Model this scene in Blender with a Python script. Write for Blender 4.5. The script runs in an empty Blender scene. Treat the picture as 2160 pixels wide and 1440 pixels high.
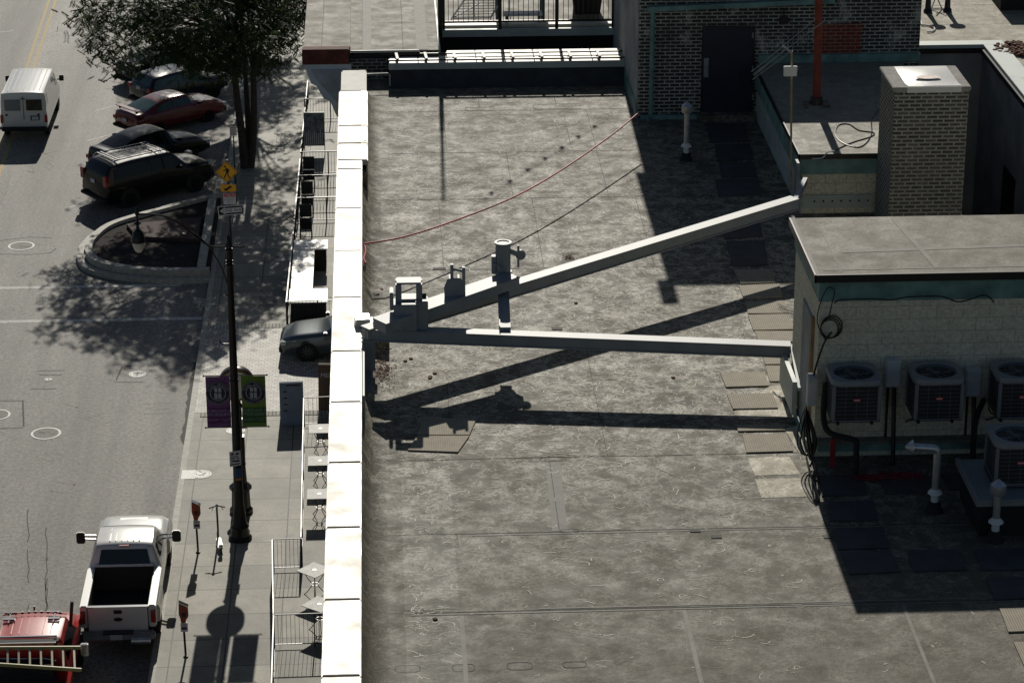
import bpy, bmesh, math, random
from mathutils import Vector, Matrix
random.seed(7)
C=bpy.context.scene.collection
PI=math.pi
# ---------------------------------------------------------------- camera geometry
F=5800.;CX,CY=1080.,720.;PITCH=math.atan(2260/F);YAW=math.radians(2.87);H=34.3
cp,sp=math.cos(PITCH),math.sin(PITCH);cy_,sy_=math.cos(YAW),math.sin(YAW)
fw=(sy_*cp,cy_*cp,-sp);rt=(cy_,-sy_,0.);up=(sy_*sp,cy_*sp,cp)
def ray(px,py):
    a=(px-CX)/F;b=(CY-py)/F
    return [fw[i]+a*rt[i]+b*up[i] for i in range(3)]
def at(px,py,z):                      # where a pixel of the photo meets the level z
    r=ray(px,py);t=(z-H)/r[2];return Vector((r[0]*t,r[1]*t,z))
def aty(px,py,Y):
    r=ray(px,py);t=Y/r[1];return Vector((r[0]*t,Y,H+r[2]*t))
R=17.6
# ---------------------------------------------------------------- mesh builder
class MB:
    def __init__(s): s.v=[];s.f=[]
    def add(s,vs,fs):
        n=len(s.v); s.v+= [tuple(v) for v in vs]; s.f+=[tuple(n+i for i in f) for f in fs]; return s
    def box(s,x,y,z,sx,sy,sz,rz=0,m=None):      # centre x,y; z = bottom
        vs=[Vector((a*sx/2,b*sy/2,c*sz)) for c in (0,1) for a,b in ((-1,-1),(1,-1),(1,1),(-1,1))]
        M=m or Matrix.Rotation(rz,4,'Z')
        vs=[M@v+Vector((x,y,z)) for v in vs]
        return s.add(vs,[(3,2,1,0),(4,5,6,7),(0,1,5,4),(1,2,6,5),(2,3,7,6),(3,0,4,7)])
    def bb(s,x0,x1,y0,y1,z0,z1): return s.box((x0+x1)/2,(y0+y1)/2,z0,x1-x0,y1-y0,z1-z0)
    def beam(s,p,q,w,h,roll=0):                 # rectangular bar from p to q (centre line)
        p,q=Vector(p),Vector(q);d=(q-p).normalized()
        a=d.cross(Vector((0,0,1)));a=Vector((1,0,0)) if a.length<1e-4 else a.normalized();b=a.cross(d)
        vs=[o+a*i*w/2+b*j*h/2 for o in (p,q) for i,j in ((-1,-1),(1,-1),(1,1),(-1,1))]
        return s.add(vs,[(0,1,2,3),(7,6,5,4),(1,0,4,5),(2,1,5,6),(3,2,6,7),(0,3,7,4)])
    def cyl(s,p,q,r,r2=None,n=12):
        return s.rings([Vector(p),Vector(q)],[r,r if r2 is None else r2],n)
    def rings(s,P,rs,n=8,cap=True):
        P=[Vector(p) for p in P];vs=[];fs=[];k=len(P);a=None
        for i,p in enumerate(P):
            d=(P[min(i+1,k-1)]-P[max(i-1,0)]);d=d.normalized() if d.length>1e-9 else Vector((0,0,1))
            if a is None:
                a=d.cross(Vector((0,0,1)));a=Vector((1,0,0)) if a.length<1e-3 else a.normalized()
            else:
                a=a-d*a.dot(d);a=a.normalized() if a.length>1e-6 else d.orthogonal().normalized()
            b=d.cross(a)
            for j in range(n):
                t=2*PI*j/n;vs.append(p+(a*math.cos(t)+b*math.sin(t))*rs[i])
        for i in range(k-1):
            for j in range(n):
                fs.append((i*n+j,i*n+(j+1)%n,(i+1)*n+(j+1)%n,(i+1)*n+j))
        if cap: fs+= [tuple(range(n))[::-1],tuple((k-1)*n+j for j in range(n))]
        return s.add(vs,fs)
    def tube(s,pts,r,n=6):
        return s.rings(pts,[r]*len(pts),n)
    def lathe(s,x,y,prof,n=20,z=0,ax='z'):
        vs=[];fs=[];k=len(prof)
        for r,h in prof:
            for j in range(n):
                t=2*PI*j/n
                if ax=='z': vs.append((x+r*math.cos(t),y+r*math.sin(t),z+h))
                elif ax=='y': vs.append((x+r*math.cos(t),y+h,z+r*math.sin(t)))
                else: vs.append((x+h,y+r*math.cos(t),z+r*math.sin(t)))
        for i in range(k-1):
            for j in range(n): fs.append((i*n+j,i*n+(j+1)%n,(i+1)*n+(j+1)%n,(i+1)*n+j))
        if prof[0][0]>1e-5: fs.append(tuple(range(n))[::-1])
        if prof[-1][0]>1e-5: fs.append(tuple((k-1)*n+j for j in range(n)))
        return s.add(vs,fs)
    def prism(s,pts,z0,z1):                     # polygon in XY
        n=len(pts);vs=[(p[0],p[1],z0) for p in pts]+[(p[0],p[1],z1) for p in pts]
        return s.add(vs,[tuple(range(n))[::-1],tuple(range(n,2*n))]+[(i,(i+1)%n,n+(i+1)%n,n+i) for i in range(n)])
    def prism_y(s,pts,y0,y1):                   # polygon in XZ
        n=len(pts);vs=[(p[0],y0,p[1]) for p in pts]+[(p[0],y1,p[1]) for p in pts]
        return s.add(vs,[tuple(range(n)),tuple(range(n,2*n))[::-1]]+[(i,n+i,n+(i+1)%n,(i+1)%n) for i in range(n)])
    def prism_x(s,pts,x0,x1):
        n=len(pts);vs=[(x0,p[0],p[1]) for p in pts]+[(x1,p[0],p[1]) for p in pts]
        return s.add(vs,[tuple(range(n)),tuple(range(n,2*n))[::-1]]+[(i,n+i,n+(i+1)%n,(i+1)%n) for i in range(n)])
    def sheet(s,pts,z): return s.add([(p[0],p[1],z) for p in pts],[tuple(range(len(pts)))])
    def strip(s,pts,w,z,h=None):                # flat ribbon on a level
        pts=[Vector((p[0],p[1],0)) for p in pts];k=len(pts);vs=[]
        for i,p in enumerate(pts):
            d=(pts[min(i+1,k-1)]-pts[max(i-1,0)]).normalized();a=Vector((-d.y,d.x,0))
            vs+=[(p+a*w/2).to_tuple()[:2]+(z,),(p-a*w/2).to_tuple()[:2]+(z,)]
        return s.add(vs,[(2*i,2*i+1,2*i+3,2*i+2) for i in range(k-1)])
    def ring(s,x,y,z,r0,r1,n=24,h=.004):
        vs=[];fs=[]
        for j in range(n):
            t=2*PI*j/n
            for r,zz in ((r0,z+h),(r1,z+h),(r1,z),(r0,z)): vs.append((x+r*math.cos(t),y+r*math.sin(t),zz))
        for j in range(n):
            a,b=4*j,4*((j+1)%n)
            for i in range(4): fs.append((a+i,a+(i+1)%4,b+(i+1)%4,b+i))
        return s.add(vs,fs)
    def text(s,txt,size,M,ext=.002,align='CENTER'):
        cu=bpy.data.curves.new('t','FONT');cu.body=txt;cu.size=size;cu.extrude=ext;cu.align_x=align;cu.align_y='CENTER'
        cu.resolution_u=2
        o=bpy.data.objects.new('t',cu);C.objects.link(o)
        dg=bpy.context.evaluated_depsgraph_get();me=bpy.data.meshes.new_from_object(o.evaluated_get(dg))
        s.add([M@v.co for v in me.vertices],[tuple(p.vertices) for p in me.polygons])
        bpy.data.objects.remove(o);bpy.data.curves.remove(cu);bpy.data.meshes.remove(me);return s
    def obj(s,name,mat,par=None,bevel=0,smooth=False,w=False,sub=0,ang=35):
        vs=s.v
        if par is not None and w:
            r=par
            while r.parent: r=r.parent
            I=(Matrix.Translation(r.location)@r.rotation_euler.to_matrix().to_4x4()).inverted()
            vs=[I@Vector(v) for v in vs]
        off=Vector((0,0,0))
        if par is None and vs:
            xs=[v[0] for v in vs];ys=[v[1] for v in vs];zs=[v[2] for v in vs]
            off=Vector(((min(xs)+max(xs))/2,(min(ys)+max(ys))/2,min(zs)));vs=[Vector(v)-off for v in vs]
        me=bpy.data.meshes.new(name);me.from_pydata([tuple(v) for v in vs],[],s.f);me.update()
        bm=bmesh.new();bm.from_mesh(me);bmesh.ops.recalc_face_normals(bm,faces=bm.faces)
        if bevel:
            es=[e for e in bm.edges if len(e.link_faces)==2 and e.calc_face_angle(0)>.6]
            if es: bmesh.ops.bevel(bm,geom=es,offset=bevel,segments=2,affect='EDGES',clamp_overlap=True)
        bm.to_mesh(me);bm.free()
        if smooth or bevel:
            me.polygons.foreach_set('use_smooth',[True]*len(me.polygons))
            me.set_sharp_from_angle(angle=math.radians(ang))
        me.materials.append(mat)
        o=bpy.data.objects.new(name,me);o.location=off;C.objects.link(o)
        if par: o.parent=par;o.location=(0,0,0)
        if sub:
            m=o.modifiers.new('s','SUBSURF');m.levels=sub;m.render_levels=sub
        return o
def tag(o,label=None,cat=None,group=None,kind=None):
    if label:o['label']=label
    if cat:o['category']=cat
    if group:o['group']=group
    if kind:o['kind']=kind
    return o
def thing(name,label,cat,loc=(0,0,0),rz=0,group=None):
    o=bpy.data.objects.new(name,None);C.objects.link(o);o.location=loc;o.rotation_euler=(0,0,rz);o.empty_display_size=.2
    return tag(o,label,cat,group)
def kids(o): return [c for c in bpy.data.objects if c.parent==o]
def dup(root,loc,rz=0,label=None,group=None):
    r=root.copy();C.objects.link(r);r.location=loc;r.rotation_euler=(0,0,rz)
    if label:r['label']=label
    if group:r['group']=group
    for ch in kids(root):
        c=ch.copy();C.objects.link(c);c.parent=r
        for g in kids(ch):
            d=g.copy();C.objects.link(d);d.parent=c
    return r
def struct(name,b,mat,z=None): o=b.obj(name,mat);o['kind']='structure';return o
# ---------------------------------------------------------------- materials
def nt(name):
    m=bpy.data.materials.new(name);m.use_nodes=True;t=m.node_tree;b=t.nodes['Principled BSDF'];return m,t,b
def N(t,k,**kw):
    n=t.nodes.new(k)
    for a,v in kw.items():
        if a in n.inputs.keys(): n.inputs[a].default_value=v
        else: setattr(n,a,v)
    return n
def ramp(t,fac,stops):
    r=N(t,'ShaderNodeValToRGB');e=r.color_ramp.elements
    while len(e)<len(stops): e.new(.5)
    for i,(p,c) in enumerate(stops):
        e[i].position=p;e[i].color=(c,c,c,1) if not isinstance(c,tuple) else c+(1,)
    t.links.new(fac,r.inputs[0]);return r.outputs[0]
def mix(t,f,a,b,mode='MIX'):
    m=N(t,'ShaderNodeMix',data_type='RGBA',blend_type=mode);L=t.links
    for i,x in ((0,f),(6,a),(7,b)):
        if isinstance(x,(int,float)): m.inputs[i].default_value=x
        elif isinstance(x,tuple): m.inputs[i].default_value=x+(1,)
        else: L.new(x,m.inputs[i])
    return m.outputs[2]
def pos(t,sc=(1,1,1),obj=False):
    g=N(t,'ShaderNodeTexCoord') if obj else N(t,'ShaderNodeNewGeometry')
    mp=N(t,'ShaderNodeMapping');mp.inputs['Scale'].default_value=sc
    t.links.new(g.outputs['Object'] if obj else g.outputs['Position'],mp.inputs[0]);return mp.outputs[0]
def noise(t,v,s,d=4,r=.55,dist=0):
    n=N(t,'ShaderNodeTexNoise');n.inputs['Scale'].default_value=s;n.inputs['Detail'].default_value=d;n.inputs['Roughness'].default_value=r;n.inputs['Distortion'].default_value=dist
    t.links.new(v,n.inputs[0]);return n.outputs[0]
def bump(t,b,h,st=.3,dist=.02):
    n=N(t,'ShaderNodeBump');n.inputs['Strength'].default_value=st;n.inputs['Distance'].default_value=dist
    t.links.new(h,n.inputs['Height']);t.links.new(n.outputs[0],b.inputs['Normal'])
def M(name,col,rough=.6,metal=0,var=.25,sc=3,obj=True,coat=0,spec=.5,bmp=.0,bsc=40,rv=0):
    m,t,b=nt(name);v=pos(t,obj=obj)
    n=noise(t,v,sc,5)
    c1=tuple(x*(1-var) for x in col);c2=tuple(min(1,x*(1+var)) for x in col)
    f=ramp(t,n,[(.3,0.),(.7,1.)])
    t.links.new(mix(t,f,c1,c2),b.inputs['Base Color'])
    b.inputs['Roughness'].default_value=rough;b.inputs['Metallic'].default_value=metal
    if rv:
        q=N(t,'ShaderNodeMapRange');q.inputs[3].default_value=rough-rv;q.inputs[4].default_value=rough+rv
        t.links.new(f,q.inputs[0]);t.links.new(q.outputs[0],b.inputs['Roughness'])
    b.inputs['Specular IOR Level'].default_value=spec
    if coat:b.inputs['Coat Weight'].default_value=coat;b.inputs['Coat Roughness'].default_value=.04
    if bmp: bump(t,b,noise(t,v,bsc,3),bmp,.01)
    return m
def squiggle(t,v,s,w,seed):
    mp=N(t,'ShaderNodeMapping');mp.inputs['Location'].default_value=(seed,seed*1.7,0);t.links.new(v,mp.inputs[0])
    n=noise(t,mp.outputs[0],s,3,.6,.8)
    a=N(t,'ShaderNodeMath',operation='SUBTRACT');a.inputs[1].default_value=.5;t.links.new(n,a.inputs[0])
    b=N(t,'ShaderNodeMath',operation='ABSOLUTE');t.links.new(a.outputs[0],b.inputs[0])
    c=N(t,'ShaderNodeMapRange');c.inputs[1].default_value=0;c.inputs[2].default_value=w;c.inputs[3].default_value=1;c.inputs[4].default_value=0
    t.links.new(b.outputs[0],c.inputs[0])
    mk=noise(t,mp.outputs[0],s*.45,2,.5);mk=ramp(t,mk,[(.46,0.),(.58,1.)])
    d=N(t,'ShaderNodeMath',operation='MULTIPLY');t.links.new(c.outputs[0],d.inputs[0]);t.links.new(mk,d.inputs[1]);return d.outputs[0]
def mul(t,a,b):
    d=N(t,'ShaderNodeMath',operation='MULTIPLY')
    for i,x in enumerate((a,b)):
        if isinstance(x,(int,float)): d.inputs[i].default_value=x
        else: t.links.new(x,d.inputs[i])
    return d.outputs[0]
def roofmat(name,base,scuff=.9,pale=(.50,.47,.37),rough=.66,spec=.38):
    m,t,b=nt(name);v=pos(t)
    big=noise(t,v,.35,4);f=ramp(t,big,[(.3,0.),(.7,1.)])
    col=mix(t,f,tuple(x*.9 for x in base),tuple(x*1.1 for x in base))
    mid=ramp(t,noise(t,v,2.2,6,.65),[(.35,0.),(.75,1.)])
    col=mix(t,mul(t,mid,.1),col,tuple(min(1,x*1.5) for x in base))
    st=ramp(t,noise(t,pos(t,(.25,1.6,1)),1.6,5,.7),[(.42,0.),(.6,1.)]);col=mix(t,mul(t,st,.16),col,tuple(x*.6 for x in base))
    fine=ramp(t,noise(t,v,14,6,.85),[(.36,.8),(.64,1.2)])
    col=mix(t,.7,col,fine,'MULTIPLY')
    # wear by area: heavier near the middle of the roof where people walk
    g=N(t,'ShaderNodeSeparateXYZ');t.links.new(v,g.inputs[0])
    wy=ramp(t,mul(t,g.outputs[1],1/60.),[(.50,.12),(.60,.45),(.68,1.),(.80,1.),(.95,.5)])
    tot=None
    for s,w,sd in ((9.,.10,11.),(2.6,.02,23.),(6.5,.05,41.)):
        q=mul(t,mul(t,squiggle(t,v,s,w,sd),wy),scuff)
        col=mix(t,q,col,pale)
        if tot is None: tot=q
        else:
            mx=N(t,'ShaderNodeMath',operation='MAXIMUM');t.links.new(tot,mx.inputs[0]);t.links.new(q,mx.inputs[1]);tot=mx.outputs[0]
    sm=N(t,'ShaderNodeMapRange');sm.inputs[3].default_value=spec*.7;sm.inputs[4].default_value=.9;t.links.new(tot,sm.inputs[0]);t.links.new(sm.outputs[0],b.inputs['Specular IOR Level'])
    bl=mul(t,mul(t,ramp(t,noise(t,pos(t,(.6,1.3,1)),8,5,.75),[(.53,0.),(.66,1.)]),wy),.22*scuff)
    col=mix(t,bl,col,tuple(x*.8 for x in pale))
    t.links.new(col,b.inputs['Base Color'])
    rg=ramp(t,mid,[(0.,rough-.06),(1.,rough+.12)]);t.links.new(rg,b.inputs['Roughness'])
    bump(t,b,noise(t,v,16,5,.7),.5,.015)
    return m
def asphalt():
    m,t,b=nt('asphalt');v=pos(t)
    base=(.235,.225,.20)
    # long wear tracks along the street
    vs=pos(t,(1,.06,1));tr=ramp(t,noise(t,vs,.55,4),[(.32,0.),(.68,1.)])
    col=mix(t,tr,tuple(x*.5 for x in base),tuple(x*1.5 for x in base))
    pt=ramp(t,noise(t,v,.5,5,.6),[(.35,0.),(.65,1.)]);col=mix(t,mul(t,pt,.35),col,tuple(x*.6 for x in base))
    gr=ramp(t,noise(t,v,8,5,.9),[(.38,.25),(.62,1.8)]);col=mix(t,.85,col,gr,'MULTIPLY')
    sp_=ramp(t,noise(t,v,26,2,.5),[(.66,0.),(.72,1.)]);col=mix(t,mul(t,sp_,.5),col,(.5,.48,.42))
    cr=squiggle(t,v,.9,.010,5.);col=mix(t,mul(t,cr,.7),col,(.02,.02,.02))
    cr=squiggle(t,v,2.0,.03,15.);col=mix(t,mul(t,cr,.35),col,(.32,.3,.26))
    t.links.new(col,b.inputs['Base Color']);b.inputs['Roughness'].default_value=.66;b.inputs['Specular IOR Level'].default_value=.38
    bump(t,b,noise(t,v,22,3,.8),.6,.015);return m
def bricks(name,c1,c2,mortar,axis='xz',w=.21,h=.075,ms=.012,rough=.85,grime=(.03,.03,.03),gf=.4,offset=.5,eff=0,bst=.4):
    m,t,b=nt(name);g=N(t,'ShaderNodeNewGeometry');s=N(t,'ShaderNodeSeparateXYZ');t.links.new(g.outputs['Position'],s.inputs[0])
    c=N(t,'ShaderNodeCombineXYZ')
    if axis=='wall':                                # faces run along x or y: use x+y
        a=N(t,'ShaderNodeMath',operation='ADD');t.links.new(s.outputs[0],a.inputs[0]);t.links.new(s.outputs[1],a.inputs[1])
        t.links.new(a.outputs[0],c.inputs[0]);t.links.new(s.outputs[2],c.inputs[1])
    else:
        i={'x':0,'y':1,'z':2};t.links.new(s.outputs[i[axis[0]]],c.inputs[0]);t.links.new(s.outputs[i[axis[1]]],c.inputs[1])
    br=N(t,'ShaderNodeTexBrick',offset=offset);t.links.new(c.outputs[0],br.inputs[0])
    for k,x in (('Color1',c1),('Color2',c2),('Mortar',mortar)): br.inputs[k].default_value=x+(1,)
    br.inputs['Scale'].default_value=1;br.inputs['Mortar Size'].default_value=ms;br.inputs['Brick Width'].default_value=w;br.inputs['Row Height'].default_value=h
    br.inputs['Bias'].default_value=0;br.inputs['Mortar Smooth'].default_value=.2
    nz=ramp(t,noise(t,g.outputs['Position'],1.3,6,.65),[(.4,0.),(.7,1.)])
    col=mix(t,mul(t,nz,gf),br.outputs[0],grime)
    if eff:
        e=mul(t,ramp(t,noise(t,g.outputs['Position'],2.1,5,.7),[(.55,0.),(.68,1.)]),eff);col=mix(t,e,col,tuple(min(1,x*1.6) for x in mortar))
    fn=ramp(t,noise(t,g.outputs['Position'],22,3),[(.3,.7),(.7,1.3)]);col=mix(t,.7,col,fn,'MULTIPLY')
    t.links.new(col,b.inputs['Base Color']);b.inputs['Roughness'].default_value=rough
    bump(t,b,br.outputs[1],-bst,.01);return m
def ribbed(name,base,rough=.7):
    m,t,b=nt(name);v=pos(t)
    w=N(t,'ShaderNodeTexWave',bands_direction='X');w.inputs['Scale'].default_value=9.;w.inputs['Distortion'].default_value=.3;t.links.new(v,w.inputs[0])
    n=ramp(t,noise(t,v,5,5,.7),[(.35,0.),(.7,1.)])
    col=mix(t,w.outputs[0],tuple(x*.65 for x in base),base)
    col=mix(t,mul(t,n,.5),col,tuple(x*1.35 for x in base))
    t.links.new(col,b.inputs['Base Color']);b.inputs['Roughness'].default_value=rough;bump(t,b,w.outputs[0],.6,.01);return m
def leafmat():
    m,t,b=nt('leaf');v=pos(t);n=noise(t,v,1.1,3)
    f=ramp(t,n,[(.35,0.),(.65,1.)]);t.links.new(mix(t,f,(.022,.045,.014),(.06,.10,.03)),b.inputs['Base Color'])
    b.inputs['Roughness'].default_value=.6;b.inputs['Specular IOR Level'].default_value=.25
    tr=N(t,'ShaderNodeBsdfTranslucent');tr.inputs[0].default_value=(.07,.12,.02,1);ms=N(t,'ShaderNodeMixShader');ms.inputs[0].default_value=.2
    o=t.nodes['Material Output'];t.links.new(b.outputs[0],ms.inputs[1]);t.links.new(tr.outputs[0],ms.inputs[2]);t.links.new(ms.outputs[0],o.inputs[0]);return m
m_roof=roofmat('roof_membrane',(.118,.104,.074),.7,spec=.34)
m_roof2=roofmat('roof_membrane_pale',(.20,.178,.135),.15)
m_roof3=roofmat('terrace_membrane',(.32,.29,.215),.9,(.5,.45,.33))
m_patch=M('roof_patch',(.165,.157,.135),.7,sc=5,obj=False,bmp=.2)
m_patchlt=roofmat('roof_patch_pale',(.42,.38,.28),1.,(.75,.7,.55))
m_seam=M('seam_dark',(.05,.048,.042),.8,obj=False)
m_seamlt=M('seam_light',(.20,.188,.155),.7,obj=False,sc=6)
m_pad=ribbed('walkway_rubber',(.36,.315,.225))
m_padd=M('pad_shade_rubber',(.06,.06,.062),.75,obj=False,bmp=.2)  # darker copy of the walkway rubber, shade put into its colour
m_cap=M('white_coping',(.70,.645,.53),.45,sc=2.2,var=.14,obj=False,rv=.1,spec=.45,bmp=.15,bsc=5)
m_capst=M('coping_stain',(.62,.52,.30),.4,sc=5,var=.2,obj=False)
m_capgray=M('coping_shade_and_slab_gray',(.38,.37,.33),.6,obj=False)
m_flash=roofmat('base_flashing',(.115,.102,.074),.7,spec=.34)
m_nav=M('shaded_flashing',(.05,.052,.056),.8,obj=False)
m_asph=asphalt()
m_conc=bricks('sidewalk_concrete',(.41,.39,.315),(.26,.25,.21),(.05,.05,.045),'xy',1.45,1.5,.02,.66,(.15,.14,.115),.7,0.)
m_curb=M('curb_concrete',(.44,.42,.36),.65,obj=False,sc=5,bmp=.3)
m_paver=bricks('pavers',(.66,.62,.54),(.34,.31,.27),(.10,.095,.09),'xy',.2,.16,.012,.6,(.16,.15,.13),.35)
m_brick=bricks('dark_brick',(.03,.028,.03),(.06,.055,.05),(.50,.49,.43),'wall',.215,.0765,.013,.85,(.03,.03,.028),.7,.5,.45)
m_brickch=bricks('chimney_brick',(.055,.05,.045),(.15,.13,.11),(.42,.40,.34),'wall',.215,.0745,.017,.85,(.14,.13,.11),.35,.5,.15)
m_brickred=bricks('red_brick',(.28,.045,.02),(.22,.035,.018),(.30,.24,.18),'wall',.215,.0765,.010,.85,(.1,.02,.01),.3)
m_cmu=bricks('beige_block',(.78,.725,.56),(.74,.69,.53),(.52,.48,.37),'wall',.4,.2,.007,.8,(.48,.44,.34),.3,.5,0,.12)
m_stucco=M('gray_stucco',(.40,.40,.385),.9,obj=False,sc=1.4,var=.3,bmp=.3,bsc=14)
m_copper=M('copper_green',(.16,.29,.27),.6,obj=False,sc=2.5,var=.45,bmp=.2)
m_pale=M('pale_metal_coping',(.50,.56,.52),.5,obj=False,sc=2,var=.15,rv=.1)
m_cordr=M('dark_red_cord',(.22,.012,.02),.7)
m_boxg=M('pale_box_enamel',(.62,.63,.64),.5)
m_steel=M('gray_painted_steel',(.26,.28,.295),.5,sc=3,var=.12,obj=False,bmp=.1)
m_galv=M('galvanised',(.55,.57,.58),.35,.7,sc=6,var=.2)
m_black=M('black_metal',(.012,.012,.014),.35,0,sc=3,var=.2)
m_blackm=M('black_matte',(.014,.014,.015),.75)
m_white=M('white_paint',(.78,.78,.75),.4,sc=3,var=.05)
m_whmetal=M('white_metal_and_rail_glint',(.80,.79,.76),.4,sc=2,var=.05,rv=.06)
m_gray=M('gray_enamel',(.25,.26,.265),.45,sc=5,var=.08)
m_grille=M('dark_grille',(.02,.021,.023),.6)
m_wire=M('grille_wire',(.14,.145,.15),.5)
m_rust=M('rusty_pipe',(.24,.045,.025),.7,sc=6,var=.35)
m_terra=M('terracotta_red',(.13,.035,.022),.8,obj=False,sc=7,var=.5,bmp=.4)
m_redrope=M('red_rope',(.62,.03,.05),.6,sc=1.2,var=.4)
m_wood=M('brown_wood',(.30,.20,.11),.6,sc=5,var=.3)
m_navy=M('navy_door',(.012,.016,.04),.45,var=.15)
m_rubber=M('tyre_rubber',(.02,.02,.02),.85)
m_chrome=M('chrome',(.7,.7,.7),.12,1,var=.05)
m_rim=M('alloy',(.32,.32,.33),.3,.8,var=.1)
m_glass=M('car_glass',(.006,.008,.009),.05,0,var=.1,spec=.5)
m_glassg=M('windscreen_glass',(.05,.10,.09),.06,0,var=.3,spec=1)
m_plate=M('plate_white',(.6,.62,.65),.4,var=.1)
m_tail=M('tail_light_red',(.35,.01,.01),.2,coat=1)
m_head=M('headlight_glass',(.6,.62,.62),.1,coat=1)
m_paintw=M('white_car_paint',(.74,.75,.73),.3,coat=.8,var=.03)
m_paintk=M('black_car_paint',(.002,.002,.0025),.3,spec=.3,coat=.5,var=.1)
m_paintr=M('red_car_paint',(.16,.008,.007),.25,coat=1,var=.1)
m_paintb=M('slate_car_paint',(.085,.11,.12),.28,.4,coat=1,var=.05)
m_paintg=M('dark_wagon_paint',(.012,.014,.02),.25,coat=1,var=.1)
m_yel=M('line_yellow',(.50,.34,.09),.7,obj=False,sc=9,var=.35)
m_line=M('line_white',(.55,.54,.50),.7,obj=False,sc=7,var=.4)
m_chalk=M('survey_paint',(.36,.34,.29),.8,obj=False,sc=4,var=.3)
m_iron=M('manhole_iron',(.42,.42,.38),.5,obj=False,sc=8,var=.35,bmp=.5,bsc=25)
m_soil=M('planter_mulch',(.018,.013,.011),.95,obj=False,sc=9,var=.5,bmp=.6,bsc=20)
m_bark=M('bark',(.05,.042,.035),.9,sc=8,var=.4,bmp=.6,bsc=12)
m_leaf=leafmat()
def cloth(name,c):
    m,t,b=nt(name);v=pos(t,obj=True);f=ramp(t,noise(t,v,3,4),[(.3,0.),(.7,1.)])
    col=mix(t,f,tuple(x*.85 for x in c),tuple(x*1.15 for x in c));t.links.new(col,b.inputs['Base Color']);b.inputs['Roughness'].default_value=.8
    tr=N(t,'ShaderNodeBsdfTranslucent');t.links.new(col,tr.inputs[0]);ms=N(t,'ShaderNodeMixShader');ms.inputs[0].default_value=.35
    t.links.new(b.outputs[0],ms.inputs[1]);t.links.new(tr.outputs[0],ms.inputs[2]);t.links.new(ms.outputs[0],t.nodes['Material Output'].inputs[0]);return m
m_sgny=M('sign_yellow',(.95,.46,.015),.45,var=.03)
m_sgnw=M('sign_white',(.75,.76,.76),.45,var=.03)
m_sgnr=M('sign_red',(.6,.04,.04),.45,var=.03)
m_purp=cloth('banner_purple',(.20,.11,.23))
m_purpd=M('banner_plum',(.10,.02,.13),.7,var=.1)
m_grn=cloth('banner_green',(.18,.26,.07))
m_grnd=M('banner_dark_green',(.03,.11,.04),.7,var=.1)
m_navyb=M('emblem_navy',(.012,.015,.04),.6)
m_let=M('emblem_grey',(.42,.44,.47),.6)
m_letp=M('lettering_lilac',(.42,.34,.5),.6)
m_letg=M('lettering_pale_green',(.28,.42,.25),.6)
m_lamp=M('lamp_globe',(.7,.68,.6),.25,var=.05)
m_leafd=M('dead_leaves',(.16,.07,.04),.9,obj=False,sc=20,var=.6)
m_blue=M('blue_tarp',(.01,.02,.22),.4,var=.2)
m_lyel=M('ladder_yellow',(.42,.37,.14),.4,var=.1)
m_alu=M('ladder_aluminium',(.5,.47,.36),.4,.3,var=.1)
m_meter=M('meter_red',(.36,.06,.03),.4,var=.2)
m_brownb=M('brown_board',(.16,.09,.05),.6,var=.2)
m_asign=M('blue_grey_board',(.24,.30,.38),.6,var=.15)
m_capped=M('facade_stone',(.26,.24,.21),.85,obj=False)
m_trim=M('cornice_paint',(.62,.68,.74),.6,obj=False,sc=3,var=.08)
m_sheetm=M('chimney_sheet',(.80,.78,.74),.35,sc=3,var=.06,bmp=.3,bsc=4)
m_stone=M('chimney_cap_stone',(.36,.34,.31),.85,sc=6)
m_greenp=M('green_painted_legs',(.07,.14,.12),.5)
m_deckd=M('dark_slot',(.03,.03,.032),.9,obj=False)
SUN,SKY,EXPO=5,.05,-0.78
# ================================================================ SETTING
b=MB();b.sheet([(-2500,-2500),(2500,-2500),(2500,2500),(-2500,2500)],-.03);struct('ground',b,M('ground_far',(.16,.155,.14),.9,sc=.05,obj=False))
b=MB();b.sheet([(-27,20),(-5.9,20),(-5.9,400),(-27,400)],0);struct('road',b,m_asph)
b=MB();b.sheet([(-6.1,20),(-.5,20),(-.5,300),(-6.1,300)],.15);b.add([(-6.1,20,.15),(-6.1,300,.15),(-6.1,300,-.02),(-6.1,20,-.02)],[(0,1,2,3)]);struct('sidewalk',b,m_conc)
b=MB();b.bb(-6.28,-6.1,20,95.6,-.02,.155);b.bb(-6.28,-6.1,103.2,300,-.02,.155);b.bb(-6.29,-6.1,95.6,103.2,-.02,.15);struct('curb',b,m_curb)
b=MB();b.bb(-33,-27,20,400,-.02,.15);struct('far_sidewalk',b,m_conc)
ap0,ap1=at(560,868,.15).y,at(560,692,.15).y
b=MB();b.sheet([(-6.09,ap0),(-.5,ap0),(-.5,ap1),(-6.09,ap1)],.155);struct('brick_apron',b,m_paver)
b=MB();b.bb(-5.9,-.6,ap0-.35,ap0,.15,.165);b.bb(-5.9,-.6,ap1,ap1+.4,.15,.165);struct('paver_edging',b,bricks('edging',(.6,.58,.5),(.5,.48,.42),(.2,.19,.17),'xy',.12,3,.02,.8))
b=MB();b.sheet([(-.6,84.9),(14,84.9),(14,88.9),(-.6,88.9)],.156);struct('alley_paving',b,m_conc)
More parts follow.
